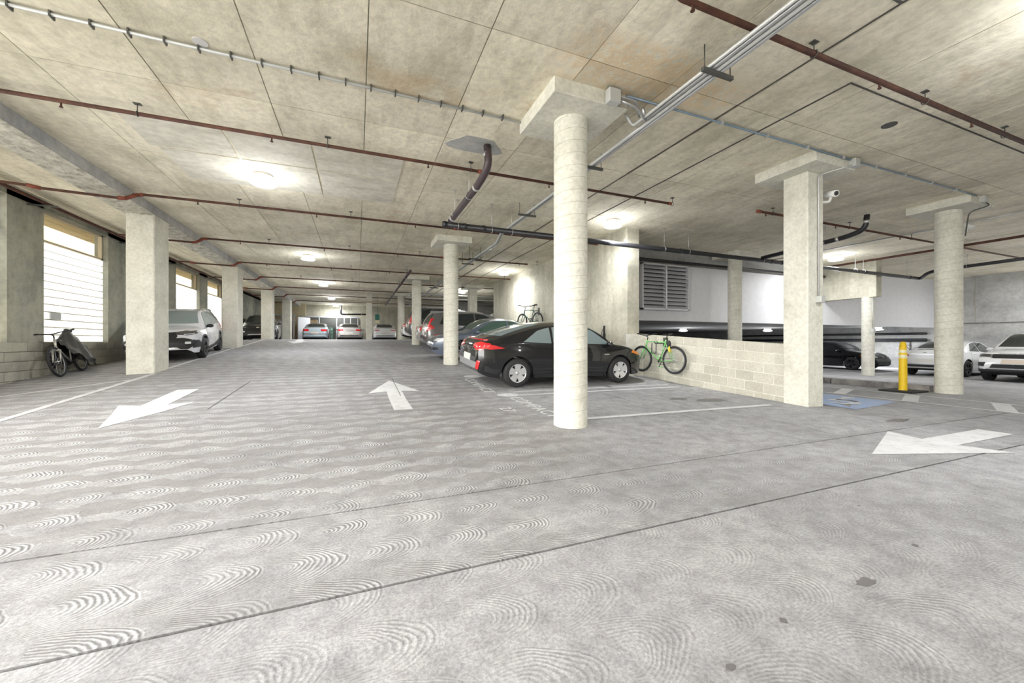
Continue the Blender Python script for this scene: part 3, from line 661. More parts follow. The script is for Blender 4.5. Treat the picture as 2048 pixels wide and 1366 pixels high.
for k, (y, x0, x1, lab) in enumerate(SPR):
    z = 4.24; r = .026
    if k == 0: pts = [(x0, y, z), (x1, y, z)]
    else: pts = [(-5.9, y-.5, 4.05), (-5.55, y-.45, 4.05), (-5.5, y-.4, 4.04), (-4.36, y-.28, 4.04), (-4.33, y-.12, 4.1), (x0-.05, y, z), (x1, y, z)]
    p = pipe('sprinkler_pipe', [V(q) for q in pts], r, 'rust_pipe', lab, group='rusty sprinkler pipes', bend=.05)
    if k:
        for (a, b) in (((-4.40, y-.29, 4.04), (-4.30, y-.2, 4.07)), ((-4.34, y-.14, 4.09), (-4.2, y-.02, 4.22)), ((-4.28, y-.02, 4.2), (-4.12, y, z)), ((-5.6, y-.47, 4.05), (-5.45, y-.38, 4.04))): MB().tube([a, b], r*1.45, 10).build('elbow_fitting', 'rust_fitting', p)
    x = x0+.9; i = 0
    while x < x1:
        if k < 4: drop_head(p, x, y, z); 
        if k < 5: hanger(p, x+.75, y, z, r)
        x += 2.3; i += 1
    MB().tube([(x1-.05, y, z), (x1+.03, y, z)], r*1.35, 10).build('end_cap', 'rust_fitting', p)
    if k < 3: MB().tube([(2.0+k*.4, y, z), (2.1+k*.4, y, z)], r*1.4, 10).build('coupling', 'rust_fitting', p)
p = pipe('sprinkler_pipe', [(2.62, 2.65, 4.3), (2.66, 2.65, 4.25), (13.5, 2.62, 4.25)], .03, 'rust_pipe', 'thick rusty sprinkler pipe crossing above the front conduits', group='rusty sprinkler pipes', bend=.03)
for x in (4.5, 6.7, 8.9): hanger(p, x, 2.645, 4.25, .03)
for x in (2.8, 5.7, 7.9): drop_head(p, x, 2.645, 4.25)
p = pipe('sprinkler_pipe', [(8.7, 6.3, 4.24), (26, 6.3, 4.24)], .028, 'rust_pipe', 'rusty sprinkler pipe passing behind the square column', group='rusty sprinkler pipes')
MB().tube([(8.66, 6.3, 4.24), (8.78, 6.3, 4.24)], .04, 10).build('end_cap', 'rust_fitting', p)
for x in (9.2, 12.2, 15.2, 18.2): hanger(p, x, 6.3, 4.24, .028)
for x in (8.95, 11.6, 14.6): drop_head(p, x, 6.3, 4.24)
p = pipe('sprinkler_main', [(17.9, 3.0, 4.25), (17.9, 10.4, 4.25)], .04, 'rust_pipe', 'rusty main running back over the yellow post', group='rusty sprinkler pipes')
p = pipe('sprinkler_pipe', [(-5.25, 2.0, 4.02), (-5.15, 9.5, 4.02)], .024, 'rust_pipe', 'short rusty pipe under the beam by the near window', group='rusty sprinkler pipes') if False else None
p = pipe('sprinkler_pipe', [(-6.3, 6.9, 4.0), (-4.9, 7.25, 4.0)], .022, 'rust_pipe', 'short rusty pipe under the soffit by the cut-off window', group='rusty sprinkler pipes'); drop_head(p, -5.4, 7.13, 4.0)
# pipe tray along the window wall
tr = empty('pipe_tray', (-6.35, 14, 4.2)); tag(tr, 'dark brown pipe run under the slab along the window wall', 'pipe')
MB().tube([(-6.33, 2, 4.22), (-6.33, 36, 4.22)], .035, 8).build('pipe_run', 'rust_pipe', tr); MB().tube([(-6.22, 2, 4.27), (-6.22, 36, 4.27)], .02, 8).build('pipe_run', 'frame_tan', tr); MB().tube([(-6.44, 2, 4.25), (-6.44, 36, 4.25)], .018, 8).build('pipe_run', 'strut_dark', tr)
for y in (11.6, 15.1, 18.5, 22, 25.5): MB().box(-6.6, -6.12, y, y+.04, 4.14, 4.17).build('bracket', 'strut_dark', tr)
# conduit bundle on struts, running up the aisle
def strut(root, x0, x1, y, z):
    m = MB(); m.box(x0, x1, y-.02, y+.02, z-.04, z)
    for x in (x0+.03, x1-.03): m.tube([(x, y, z), (x, y, CEIL)], .006, 6)
    m.build('strut', 'strut_dark', root)
for k, (dx, r, mt) in enumerate(((-.10, .020, 'conduit_white'), (-.045, .024, 'galvanised'), (.02, .027, 'conduit_white'), (.085, .024, 'galvanised'))):
    x = 3.62+dx; z = 4.16
    if k == 0: pts = [(x, 1.0, z), (x, 4.35, z), (x-.15, 4.32, z+.12)]
    elif k == 1: pts = [(x, 1.0, z), (x, 4.15, z), (x-.1, 4.1, z+.1)]
    elif k == 2: pts = [(x, 1.0, z), (x, 10.0, z), (x+.02, 10.4, z-.16), (x+.02, 33, z-.16)]
    else: pts = [(x, 1.0, z), (x, 10.1, z), (x+.02, 10.5, z-.16), (x+.02, 33, z-.16)]
    c = pipe('metal_conduit', pts, r, mt, ['thin white conduit bending off to the nearest capital', 'steel conduit bending off at the nearest capital', 'white conduit running the whole aisle beside the steel one', 'bright steel conduit on the outer side of the bundle'][k], 'conduit', 'conduit bundle', .06)
    if k == 3:
        for y in (3.1, 5.55, 8.2): strut(c, 3.42, 3.86, y, z-.03)
        for y in (12.5, 13.4, 16, 20, 24): strut(c, 3.42, 3.86, y, z-.19)
c = pipe('metal_conduit', [(-4.4, 5.1, 4.345), (2.18, 5.14, 4.345)], .016, 'conduit_white', 'thin white conduit clipped to the slab up to the nearest capital', 'conduit', 'slab conduits')
for k in range(22): MB().box(-4.2+k*.29, -4.185+k*.29, 5.09, 5.165, 4.32, CEIL).build('clip', 'strut_dark', c)
c = pipe('metal_conduit', [(3.2, 4.08, 4.345), (12.4, 4.08, 4.345)], .014, 'conduit_blue', 'thin blue grey conduit running across between capitals', 'conduit', 'slab conduits')
for k in range(9): MB().box(3.9+k*.95, 3.93+k*.95, 4.05, 4.11, 4.32, CEIL).build('clip', 'clamp_steel', c)
c = pipe('metal_conduit', [(15.0, 2, 4.33), (14.8, 10.4, 4.33)], .02, 'galvanised', 'bright conduit running back over the yellow post', 'conduit', 'slab conduits')
def jbox(x, y, z, label, s=.07):
    b = empty('junction_box', (x, y, z)); tag(b, label, 'electrical box', 'electrical boxes'); MB().cbox(x-s, x+s, y-.05, y+.05, z-s, z+s, .006).build('enclosure', 'grey_box', b)
    MB().box(x-s*.9, x+s*.9, y-.056, y-.049, z-s*.9, z+s*.9).build('cover', 'grey_box', b); return b
b = jbox(2.98, 4.06, 4.27, 'grey junction box on the nearest capital', .085)
m = MB(); m.tube(round_path([(3.06, 4.06, 4.3), (3.35, 4.06, 4.3), (3.5, 4.2, 4.2)], .08), .014, 8); m.tube(round_path([(3.06, 4.06, 4.25), (3.3, 4.0, 4.18), (3.56, 4.15, 4.14)], .1), .018, 8); m.build('conduit_stub', 'galvanised', b)
b = jbox(8.0, 4.06, 4.29, 'grey junction box on the square column capital')
MB().tube(round_path([(7.95, 4.06, 4.25), (7.8, 4.08, 4.2), (7.66, 4.38, 4.17), (7.6, 4.39, 4.12), (7.6, 4.39, 2.0)], .1), .012, 8).build('conduit_drop', 'conduit_white', b)
b = jbox(12.62, 4.06, 4.29, 'grey junction box on the round column capital behind the yellow post')
MB().tube(round_path([(12.72, 4.06, 4.25), (12.95, 4.05, 4.2), (12.9, 4.36, 4.14), (12.85, 4.4, 3.6)], .1), .012, 8).build('conduit_drop', 'strut_dark', b)
jbox(7.62, 4.38, 1.95, 'small cream switch box low on the square column', .06); jbox(18.62, 8.84, 1.62, 'small white switch box on the slim round column', .07)
MB().tube([(18.62, 8.86, 1.68), (18.62, 8.86, 3.0)], .012, 8).build('conduit_drop', 'conduit_white', bpy.data.objects['junction_box.004'])
def camera_unit(x, y, z, face, label):
    c = empty('security_camera', (x, y, z)); tag(c, label, 'camera', 'security cameras')
    m = MB(); m.tube(round_path([(x, y, z), (x+.22, y-.05, z+.03), (x+.24, y-.06, z+.12)], .05), .024, 10); m.box(x-.02, x+.02, y-.05, y+.05, z-.06, z+.06); m.build('arm', 'fixture_white', c)
    d = V(face).normalized(); p = V((x+.24, y-.06, z+.17))
    MB().tube([p-d*.10, p+d*.12], [.055, .06], 14).build('housing', 'fixture_white', c); MB().tube([p+d*.115, p+d*.125], .042, 14).build('lens_glass', 'lamp_dark', c)
camera_unit(7.79, 4.5, 3.72, (-.35, -1, -.25), 'white security camera high on the square column'); camera_unit(12.95, 4.55, 3.72, (1, -.5, -.3), 'white security camera high on the round column behind the yellow post')
# cast iron drains
def collars(root, pts, r, mat='clamp_steel'):
    for (p, d) in pts: d = V(d).normalized(); p = V(p); MB().tube([p-d*.035, p+d*.035], r+.008, 14).build('pipe_collar', mat, root)
dr = pipe('drain_pipe', [(1.95, 5.98, 4.36), (1.95, 5.9, 4.0), (1.92, 6.35, 3.88), (1.9, 8.4, 3.84)], .062, 'iron_brown', 'dark drain pipe dropping from the slab beside the nearest column', bend=.22, n=14)
collars(dr, [((1.95, 5.96, 4.2), (0, .1, 1)), ((1.92, 6.5, 3.878), (0, 1, 0)), ((1.9, 8.2, 3.845), (0, 1, 0))], .062)
for y in (6.9, 8.0): hanger(dr, 1.9, y, 3.87, .062, 'y')
mn = pipe('drain_main', [(1.75, 8.55, 3.80), (21.2, 8.55, 3.76)], .062, 'iron_pipe', 'long black drain main crossing in front of the louvered wall', n=14)
collars(mn, [((1.8, 8.55, 3.8), (1, 0, 0)), ((2.25, 8.55, 3.8), (1, 0, 0)), ((2.7, 8.55, 3.8), (1, 0, 0)), ((8.6, 8.55, 3.79), (1, 0, 0)), ((12.4, 8.55, 3.78), (1, 0, 0)), ((12.9, 8.55, 3.78), (1, 0, 0)), ((17.5, 8.55, 3.77), (1, 0, 0)), ((20.5, 8.55, 3.765), (1, 0, 0))], .062, 'iron_pipe')
for x in (2.1, 2.9, 3.4, 8.0, 8.9, 12.0, 13.2, 16.9, 17.4, 20.3): hanger(mn, x, 8.55, 3.79, .062)
d2 = pipe('drain_pipe', [(11.85, 5.75, 4.37), (11.85, 5.78, 4.02), (11.87, 6.2, 3.93), (11.9, 8.5, 3.84)], .06, 'iron_pipe', 'black drain dropping from the slab beyond the square column', bend=.2, n=14)
collars(d2, [((11.85, 5.76, 4.2), (0, 0, 1)), ((11.87, 6.4, 3.925), (0, 1, -.05)), ((11.88, 7.1, 3.9), (0, 1, -.05))], .06)
for y in (6.7, 7.6): hanger(d2, 11.88, y, 3.89, .06, 'y')
d3 = pipe('drain_pipe', [(20.6, 3.0, 4.0), (20.6, 8.0, 3.92), (21.2, 8.5, 3.76)], .06, 'iron_pipe', 'black drain curving in over the white sedan', bend=.4, n=12)
for y in (5, 7): hanger(d3, 20.6, y, 3.95, .06, 'y')
pipe('fire_main', [(7.5, 10.46, 3.96), (18.5, 10.46, 3.96)], .05, 'iron_pipe', 'straight black pipe along the top of the white wall', n=12)
pipe('wall_pipe', [(27.78, 10.9, 1.62), (27.78, 22, 1.62)], .06, 'iron_pipe', 'upper black pipe along the lower deck wall', group='black pipes on the lower deck wall'); pipe('wall_pipe', [(27.76, 10.9, 1.28), (27.76, 22, 1.28)], .085, 'iron_pipe', 'thicker lower black pipe along the lower deck wall', group='black pipes on the lower deck wall')
d4 = pipe('drain_pipe', [(1.92, 15.5, 3.95), (1.9, 29.6, 3.85)], .05, 'iron_brown', 'reddish brown drain running up the aisle beside the round columns', n=12)
for y in (17, 20, 23, 26, 29): hanger(d4, 1.91, y, 3.93-.007*(y-15), .05, 'y')
d5 = pipe('water_pipe', [(-.95, 27.9, 3.86), (1.85, 27.9, 3.86)], .06, 'frame_tan', 'pale hung pipe crossing at the head of the aisle')
for x in (-.6, .4, 1.4): hanger(d5, x, 27.9, 3.86, .06)
d6 = pipe('drain_pipe', [(-1.1, 30.5, 3.8), (-1.1, 30.5, 3.15), (1.0, 30.5, 3.2)], .06, 'iron_pipe', 'black drain elbow hanging over the silver sedan', bend=.15)
for x in (-.7, .3): hanger(d6, x, 30.5, 3.16, .06)
for k, y in enumerate((24.2, 26.0, 29.4, 31.0)): pipe('ceiling_pipe', [(2.9, y, 4.12-.05*k), (12, y, 4.12-.05*k)], .045, ('galvanised', 'conduit_white')[k % 2], ['grey ceiling pipe just past the shear wall', 'white ceiling pipe past the shear wall', 'grey ceiling pipe over the dark van', 'last white ceiling pipe on that side'][k], group='ceiling pipes past the shear wall')
# ------------------------------------------------------------------ signs, post
s = empty('wall_sign', (6.12, 21.28, 2.5)); tag(s, 'small white wall sign with dark lettering on the pale square column', 'sign')
MB().cbox(5.98, 6.32, 21.275, 21.296, 2.25, 2.68, .003).build('plate', 'sign_white', s)
me = text_mesh('FIRE\nEXIT', .15); me.materials.append(MATS['sign_ink'])
for v in me.vertices: v.co = (6.15+v.co.x, 21.272-v.co.z, 2.47+v.co.y)
link('lettering', me, None, s)
s = empty('hanging_sign', (1.2, 29, 2.6)); tag(s, 'small dark green hanging sign beside the slim square column', 'sign')
MB().cbox(1.16, 1.46, 28.98, 29.01, 2.72, 3.12, .004).build('green_panel', 'sign_green', s); MB().cbox(1.16, 1.44, 28.98, 29.01, 2.5, 2.7, .004).build('lower_panel', 'reflective_band', s); MB().tube([(1.31, 29, 3.1), (1.31, 29, CEIL)], .008, 6).build('hanging_rod', 'strut_dark', s)
px, py = 12.18, 5.2; pz = fz(px, py); po = empty('traffic_post', (px, py, pz)); tag(po, 'yellow plastic delineator post on a black rubber base', 'post')
MB().cbox(px-.36, px+.36, py-.32, py+.32, pz, pz+.035, .012).build('base', 'rubber_black', po)
MB().lathe([(.085, .035), (.078, .07), (.075, .8), (.072, .99), (.066, 1.02), (.06, 1.06)], 24, (px, py, pz)).build('body', 'yellow_post', po)
for (a, b) in ((.80, .88), (.93, 1.0)): MB().lathe([(.078, a), (.0785, a+.005), (.0775, b-.005), (.077, b)], 24, (px, py, pz)).build('reflective_band', 'reflective_band', po)
MB().lathe([(.06, 1.05), (.066, 1.06), (.058, 1.14), (.045, 1.19), (.0, 1.2)], 20, (px, py, pz)).build('cap', 'yellow_post', po)

# ------------------------------------------------------------------ cars
def pchip(pts):
    """monotone cubic through (x, y) points"""
    X = [p[0] for p in pts]; Y = [p[1] for p in pts]; n = len(X)
    h = [X[i+1]-X[i] for i in range(n-1)]; d = [(Y[i+1]-Y[i])/h[i] for i in range(n-1)]
    s = [d[0]]+[0 if d[i-1]*d[i] <= 0 else 2*d[i-1]*d[i]/(d[i-1]+d[i]) for i in range(1, n-1)]+[d[-1]]
    def f(x):
        if x <= X[0]: return Y[0]
        if x >= X[-1]: return Y[-1]
        i = max(k for k in range(n-1) if X[k] <= x); t = (x-X[i])/h[i]
        return (1+2*t)*(1-t)**2*Y[i]+t*(1-t)**2*h[i]*s[i]+t*t*(3-2*t)*Y[i+1]+t*t*(t-1)*h[i]*s[i+1]
    return f
# x runs from the tail (0) to the nose; top line, shoulder line, sill line, plan half-width factor
SHAPES = dict(
 hatch=dict(L=4.47, W=1.82, wheels=(.90, 3.60), r=.318,
  top=[(0, .62), (.025, .80), (.06, .93), (.13, 1.035), (.30, 1.075), (.6, 1.16), (1.0, 1.275), (1.5, 1.39), (2.0, 1.445), (2.4, 1.45), (2.75, 1.395), (3.05, 1.26), (3.5, 1.01), (3.8, .955), (4.1, .87), (4.3, .77), (4.41, .66), (4.47, .56)],
  belt=[(0, .58), (.06, .86), (.2, .94), (.9, .955), (2.0, .92), (3.3, .885), (3.8, .83), (4.2, .72), (4.47, .5)],
  sill=[(0, .42), (.08, .32), (.35, .23), (.9, .19), (3.7, .17), (4.3, .19), (4.47, .32)],
  hw=[(0, .70), (.05, .80), (.18, .89), (.5, .965), (1.1, 1), (3.1, 1), (3.7, .965), (4.1, .89), (4.35, .76), (4.47, .60)],
  win=[[(1.02, .985), (1.72, .965), (1.72, 1.315), (1.42, 1.245)], [(1.77, .965), (2.5, .945), (2.47, 1.355), (1.79, 1.33)], [(2.56, .945), (3.34, .925), (2.86, 1.25), (2.54, 1.355)]],
  screen=[(-.66, 1.05), (.66, 1.05), (.52, 1.385), (-.52, 1.385)], rear=[(-.60, 1.12), (.60, 1.12), (.48, 1.37), (-.48, 1.37)], seams=(1.76, 2.53, 3.25)),
 sedan=dict(L=4.6, W=1.80, wheels=(.98, 3.68), r=.325,
  top=[(0, .60), (.03, .85), (.08, 1.0), (.2, 1.055), (.6, 1.07), (.85, 1.11), (1.3, 1.30), (1.75, 1.42), (2.2, 1.45), (2.6, 1.41), (2.95, 1.28), (3.45, 1.02), (3.8, .96), (4.2, .87), (4.42, .77), (4.54, .64), (4.6, .54)],
  belt=[(0, .57), (.05, .88), (.2, .95), (1.0, .965), (2.2, .93), (3.3, .89), (3.9, .83), (4.35, .71), (4.6, .5)],
  sill=[(0, .40), (.1, .30), (.4, .23), (1, .19), (3.8, .17), (4.4, .20), (4.6, .30)],
  hw=[(0, .74), (.05, .83), (.18, .91), (.5, .97), (1.1, 1), (3.2, 1), (3.8, .965), (4.25, .88), (4.5, .75), (4.6, .62)],
  win=[[(1.22, 1.0), (1.95, .98), (1.95, 1.345), (1.6, 1.30)], [(2.02, .975), (3.25, .93), (2.72, 1.26), (2.4, 1.355), (2.02, 1.36)]],
  screen=[(-.66, 1.06), (.66, 1.06), (.53, 1.37), (-.53, 1.37)], rear=[(-.60, 1.12), (.60, 1.12), (.50, 1.37), (-.50, 1.37)], seams=(1.28, 1.99, 3.2)),
 suv=dict(L=4.62, W=1.84, wheels=(.93, 3.60), r=.35,
  top=[(0, .68), (.03, .90), (.08, 1.10), (.16, 1.30), (.30, 1.54), (.42, 1.635), (.9, 1.685), (1.7, 1.70), (2.3, 1.675), (2.7, 1.58), (3.35, 1.17), (3.5, 1.12), (3.9, 1.06), (4.25, .98), (4.45, .86), (4.56, .72), (4.62, .60)],
  belt=[(0, .64), (.06, .92), (.2, 1.05), (1.0, 1.06), (2.4, 1.02), (3.3, .99), (3.9, .95), (4.35, .82), (4.62, .56)],
  sill=[(0, .48), (.08, .38), (.4, .28), (1, .24), (3.7, .23), (4.4, .26), (4.62, .38)],
  hw=[(0, .80), (.05, .87), (.18, .93), (.5, .975), (1.1, 1), (3.2, 1), (3.8, .975), (4.25, .92), (4.5, .83), (4.62, .70)],
  win=[[(.52, 1.13), (1.10, 1.11), (1.10, 1.56), (.72, 1.50)], [(1.16, 1.10), (1.98, 1.08), (1.96, 1.59), (1.18, 1.57)], [(2.05, 1.08), (3.12, 1.05), (2.62, 1.45), (2.35, 1.575), (2.03, 1.59)]],
  screen=[(-.70, 1.17), (.70, 1.17), (.57, 1.60), (-.57, 1.60)], rear=[(-.66, 1.14), (.66, 1.14), (.55, 1.55), (-.55, 1.55)], seams=(1.13, 2.01, 3.2)),
)
def car(name, label, shape, paint, pos, fwd, scale=(1, 1, 1), glass='car_glass', rim='rim_silver', spoke=.10, nsp=5, parts=(), cladding=None, rails=False, group='parked cars', cat='car', plate_r='plate_blank', plate_f=None, seams=True):
    S = SHAPES[shape]; LEN, WID, r = S['L'], S['W'], S['r']
    M = floor_frame(pos[0], pos[1], fwd); M = M @ Matrix.Diagonal((*scale, 1)) @ Matrix.Translation((-LEN/2, 0, 0))
    root = empty(name, mat=floor_frame(pos[0], pos[1], fwd)); tag(root, label, cat, group)
    off = Matrix.Diagonal((*scale, 1)) @ Matrix.Translation((-LEN/2, 0, 0))
    top, belt, sill, hw = (pchip(S[k]) for k in ('top', 'belt', 'sill', 'hw'))
    RA = r+.055; zc = r
    def arch(x):
        z = 0
        for xw in S['wheels']:
            if abs(x-xw) < RA: z = max(z, zc+math.sqrt(RA*RA-(x-xw)**2))
        return z
    xs = set(); k = 0.0
    while k < LEN: xs.add(round(k, 4)); k += .11
    xs.add(LEN)
    for key in ('top', 'hw'): xs.update(round(p[0], 4) for p in S[key])
    for xw in S['wheels']:
        a0 = math.asin(max(-1, (sill(xw)-zc)/RA)); xs = {x for x in xs if abs(x-xw) > RA*math.cos(a0)+.02}
        for i in range(25):
            t = a0+(math.pi-2*a0)*i/24; xs.add(round(xw+RA*math.cos(t), 5))
        xs.add(round(xw+RA*math.cos(a0)+.002, 5)); xs.add(round(xw-RA*math.cos(a0)-.002, 5))
    xs = sorted(xs)
    def sidef(z, b):
        t = max(0, min(1, (z-.18)/max(.2, b-.18)))
        return 1-.075*((.5-t)/.5)**2 if t < .5 else 1-.055*((t-.5)/.5)**2
    rings = []
    for x in xs:
        tp = top(x); b = min(belt(x), tp-.012); W = hw(x)*WID/2; zb = max(sill(x), arch(x)); zb = min(zb, b-.03)
        b0 = belt(LEN*.5); half = []
        w0 = W*sidef(zb, b0); half += [(0, zb), (w0*.6, zb), (w0-.03, zb)]
        for i in range(8): z = zb+(b-zb)*i/7; half.append((W*sidef(z, b0), z))
        wb = W*sidef(b, b0); h = tp-b; wr = wb-max(.40*h, min(.10, h*1.2)); dp = min(.075, .55*h)
        for t in (.05, .3, .55, .8, 1): half.append((wb+(wr-wb)*t**1.2, b+(h-dp)*t))
        for q in (.95, .85, .65, .35, 0): half.append((wr*q, tp-dp*q**3))
        rings.append([(x, y, z) for y, z in half]+[(x, -y, z) for y, z in reversed(half[1:-1])])
    n = len(rings[0]); m = MB(); vs = [p for rg in rings for p in rg]
    fs = [(i*n+j, i*n+(j+1) % n, (i+1)*n+(j+1) % n, (i+1)*n+j) for i in range(len(rings)-1) for j in range(n)]
    m.add(vs, fs, True); m.f.append(tuple(range(n))); m.f.append(tuple((len(rings)-1)*n+k for k in reversed(range(n)))); m.smooth += [True, True]
    bvh = BVHTree.FromPolygons([V(p) for p in m.v], m.f)
    def xf(mb): mb.v = [tuple(off @ V(p)) for p in mb.v]; return mb
    body = xf(m).build('body', 'car_'+paint, root, True, fix=True, sharp=38); KIDS
    body.data.materials.append(MATS['underbody'])
    mi = [0]*len(body.data.polygons)
    for i, p in enumerate(body.data.polygons):
        if p.normal.z < -.75: mi[i] = 1
    body.data.polygons.foreach_set('material_index', mi)
    DIR = dict(left=(V((0, -1, 0)), lambda u, v: V((u, 3, v))), right=(V((0, 1, 0)), lambda u, v: V((u, -3, v))), rear=(V((1, 0, 0)), lambda u, v: V((-3, u, v))), front=(V((-1, 0, 0)), lambda u, v: V((LEN+3, u, v))), top=(V((0, 0, -1)), lambda u, v: V((v, u, 4))))
    def patch(name, mat, axis, poly, lift=.009, nv=12, nu=14, par=None):
        d, org = DIR[axis]; vs_ = [p[1] for p in poly]; lo, hi = min(vs_)+1e-4, max(vs_)-1e-4; P = []; Q = []
        for j in range(nv+1):
            v = lo+(hi-lo)*j/nv; us = []
            for (a, b) in zip(poly, poly[1:]+poly[:1]):
                if (a[1]-v)*(b[1]-v) <= 0 and abs(a[1]-b[1]) > 1e-9: us.append(a[0]+(b[0]-a[0])*(v-a[1])/(b[1]-a[1]))
            if not us: us = [0, 0]
            u0, u1 = min(us), max(us)
            for i in range(nu+1):
                u = u0+(u1-u0)*i/nu; hit = bvh.ray_cast(org(u, v), d)
                if hit[0] is None:
                    near = bvh.find_nearest(V((0 if axis == 'rear' else LEN, u, v)) if axis in ('rear', 'front') else org(u, v)); hit = near
                nn = hit[1] if hit[1].dot(d) < 0 else -hit[1]
                P.append(hit[0]+nn*lift); Q.append(hit[0]-nn*.006)
        w = nu+1; mb = MB(); k = len(P)
        f = [(j*w+i, j*w+i+1, (j+1)*w+i+1, (j+1)*w+i) for j in range(nv) for i in range(nu)]
        rim_ = [i for i in range(nu)]+[j*w+nu for j in range(nv)]+[nv*w+nu-i for i in range(nu)]+[(nv-j)*w for j in range(nv)]
        f += [(rim_[a], rim_[(a+1) % len(rim_)], k+rim_[(a+1) % len(rim_)], k+rim_[a]) for a in range(len(rim_))]
        mb.add(P+Q, f, True); return xf(mb).build(name, mat, par or root, True, fix=True, sharp=40)
    mir = lambda poly: [(-u, v) for u, v in reversed(poly)]
    patch('windshield', glass, 'front', S['screen'], .012); patch('rear_window', glass, 'rear', S['rear'], .012)
    for w_ in S['win']:
        for sd in ('left', 'right'): patch('side_window', glass, sd, w_)
    if seams:
        for x in S['seams']:
            for sd in ('left', 'right'): patch('door_seam', 'underbody', sd, [(x-.005, sill(x)+.08), (x+.005, sill(x)+.08), (x+.005, belt(x)), (x-.005, belt(x))], .0015, 8, 1)
        for x in (S['seams'][0]+.16, S['seams'][1]+.16):
            for sd in ('left', 'right'): patch('door_handle', 'car_'+paint, sd, [(x, belt(x)-.085), (x+.17, belt(x)-.085), (x+.17, belt(x)-.06), (x, belt(x)-.06)], .022, 2, 4)
    for p in parts:
        nm, mat, axis, poly = p[:4]; lift = p[4] if len(p) > 4 else .008
        if axis == 'sides':
            for sd in ('left', 'right'): patch(nm, mat, sd, poly, lift)
        elif axis in ('front2', 'rear2'):
            patch(nm, mat, axis[:-1], poly, lift); patch(nm, mat, axis[:-1], mir(poly), lift)
        else: patch(nm, mat, axis, poly, lift+.004, 10, 26)
    if plate_r: patch('license_plate', plate_r, 'rear', [(-.26, .56 if shape != 'suv' else .70), (.26, .56 if shape != 'suv' else .70), (.26, .70 if shape != 'suv' else .84), (-.26, .70 if shape != 'suv' else .84)], .012, 2, 2)
    if plate_f: patch('license_plate', plate_f, 'front', [(-.26, .5 if shape != 'suv' else .62), (.26, .5 if shape != 'suv' else .62), (.26, .63 if shape != 'suv' else .76), (-.26, .63 if shape != 'suv' else .76)], .014, 2, 2)
    if cladding:
        for xw in S['wheels']:
            for s_ in (1, -1):
                mb = MB(); ins = []; outs = []
                for i in range(19):
                    t = math.radians(-12)+math.radians(204)*i/18
                    for (rr, lst) in ((RA-.004, ins), (RA+.06, outs)):
                        x, z = xw+rr*math.cos(t), max(zc+rr*math.sin(t), .2); hit = bvh.ray_cast(V((x, s_*3, max(z, sill(x)+.01) if rr > RA else z+.03)), V((0, -s_, 0))); y = hit[0].y if hit[0] is not None else s_*WID/2*.96
                        if abs(y) < WID*.42: y = s_*WID/2*.97
                        lst.append(V((x, y+s_*.012, z)))
                N_ = len(ins); mb.add(ins+outs, [(i, i+1, N_+i+1, N_+i) for i in range(N_-1)], True); xf(mb).build('arch_cladding', cladding, root, True)
        xa, xb = S['wheels'][0]+RA+.02, S['wheels'][1]-RA-.02
        for sd in ('left', 'right'): patch('sill_cladding', cladding, sd, [(xa, sill(xa)+.01), (xb, sill(xb)+.01), (xb, sill(xb)+.16), (xa, sill(xa)+.16)], .012, 3, 8)
    # wheels
    for xw in S['wheels']:
        for s_ in (1, -1):
            y = s_*(WID/2-.115); tw = .105
            mb = MB(); pr = [(r*.64, -tw), (r*.80, -tw*1.04), (r*.93, -tw*.95), (r*.99, -tw*.7), (r, -tw*.3), (r, tw*.3), (r*.99, tw*.7), (r*.93, tw*.95), (r*.80, tw*1.04), (r*.64, tw)]
            mb.lathe(pr, 36, (xw, y, r), 'y'); wh = xf(mb).build('wheel', 'tyre', root, True)
            yo = y+s_*tw*.82
            mb = MB(); mb.lathe([(r*.66, -tw*.9*s_), (r*.655, tw*.98*s_), (r*.60, tw*.95*s_), (r*.585, tw*.55*s_), (.0, tw*.45*s_)], 36, (xw, y, r), 'y'); xf(mb).build('rim', 'rim_dark' if rim != 'rim_dark' else 'rim_dark', wh, True)
            mb = MB(); mb.lathe([(r*.655, tw*.99*s_), (r*.60, tw*1.0*s_), (r*.585, tw*.8*s_)], 36, (xw, y, r), 'y')
            for q in range(nsp):
                a = 2*math.pi*q/nsp+.3; ca, sa = math.cos(a), math.sin(a)
                def PT(rad, tan, d): return (xw+rad*ca-tan*sa, y+s_*d, r+rad*sa+tan*ca)
                w0, w1 = spoke*.55, spoke
                vs2 = [PT(r*.10, -w0/2, tw*.80), PT(r*.61, -w1/2, tw*.98), PT(r*.61, w1/2, tw*.98), PT(r*.10, w0/2, tw*.80), PT(r*.10, -w0/2, tw*.55), PT(r*.61, -w1/2, tw*.75), PT(r*.61, w1/2, tw*.75), PT(r*.10, w0/2, tw*.55)]
                mb.add(vs2, [(0, 1, 2, 3), (7, 6, 5, 4), (0, 4, 5, 1), (1, 5, 6, 2), (2, 6, 7, 3), (3, 7, 4, 0)])
            mb.lathe([(r*.13, tw*.5*s_), (r*.13, tw*.84*s_), (0, tw*.86*s_)], 16, (xw, y, r), 'y')
            xf(mb).build('wheel_spokes', rim, wh, True, fix=True)
    # dark inner wheel housings
    # mirrors
    xm = S['win'][-1][1][0]-.12; zm = belt(xm)+.07
    for s_ in (1, -1):
        mb = MB(); y = s_*(WID/2*.97+.07); mb.ellipsoid((xm, y, zm), .075, .10, .065, 14, 8); mb.tube([(xm, s_*(WID/2*.9), zm-.05), (xm, y, zm-.02)], .022, 6); xf(mb).build('door_mirror', 'car_'+paint if cladding is None else 'trim_black', root, True)
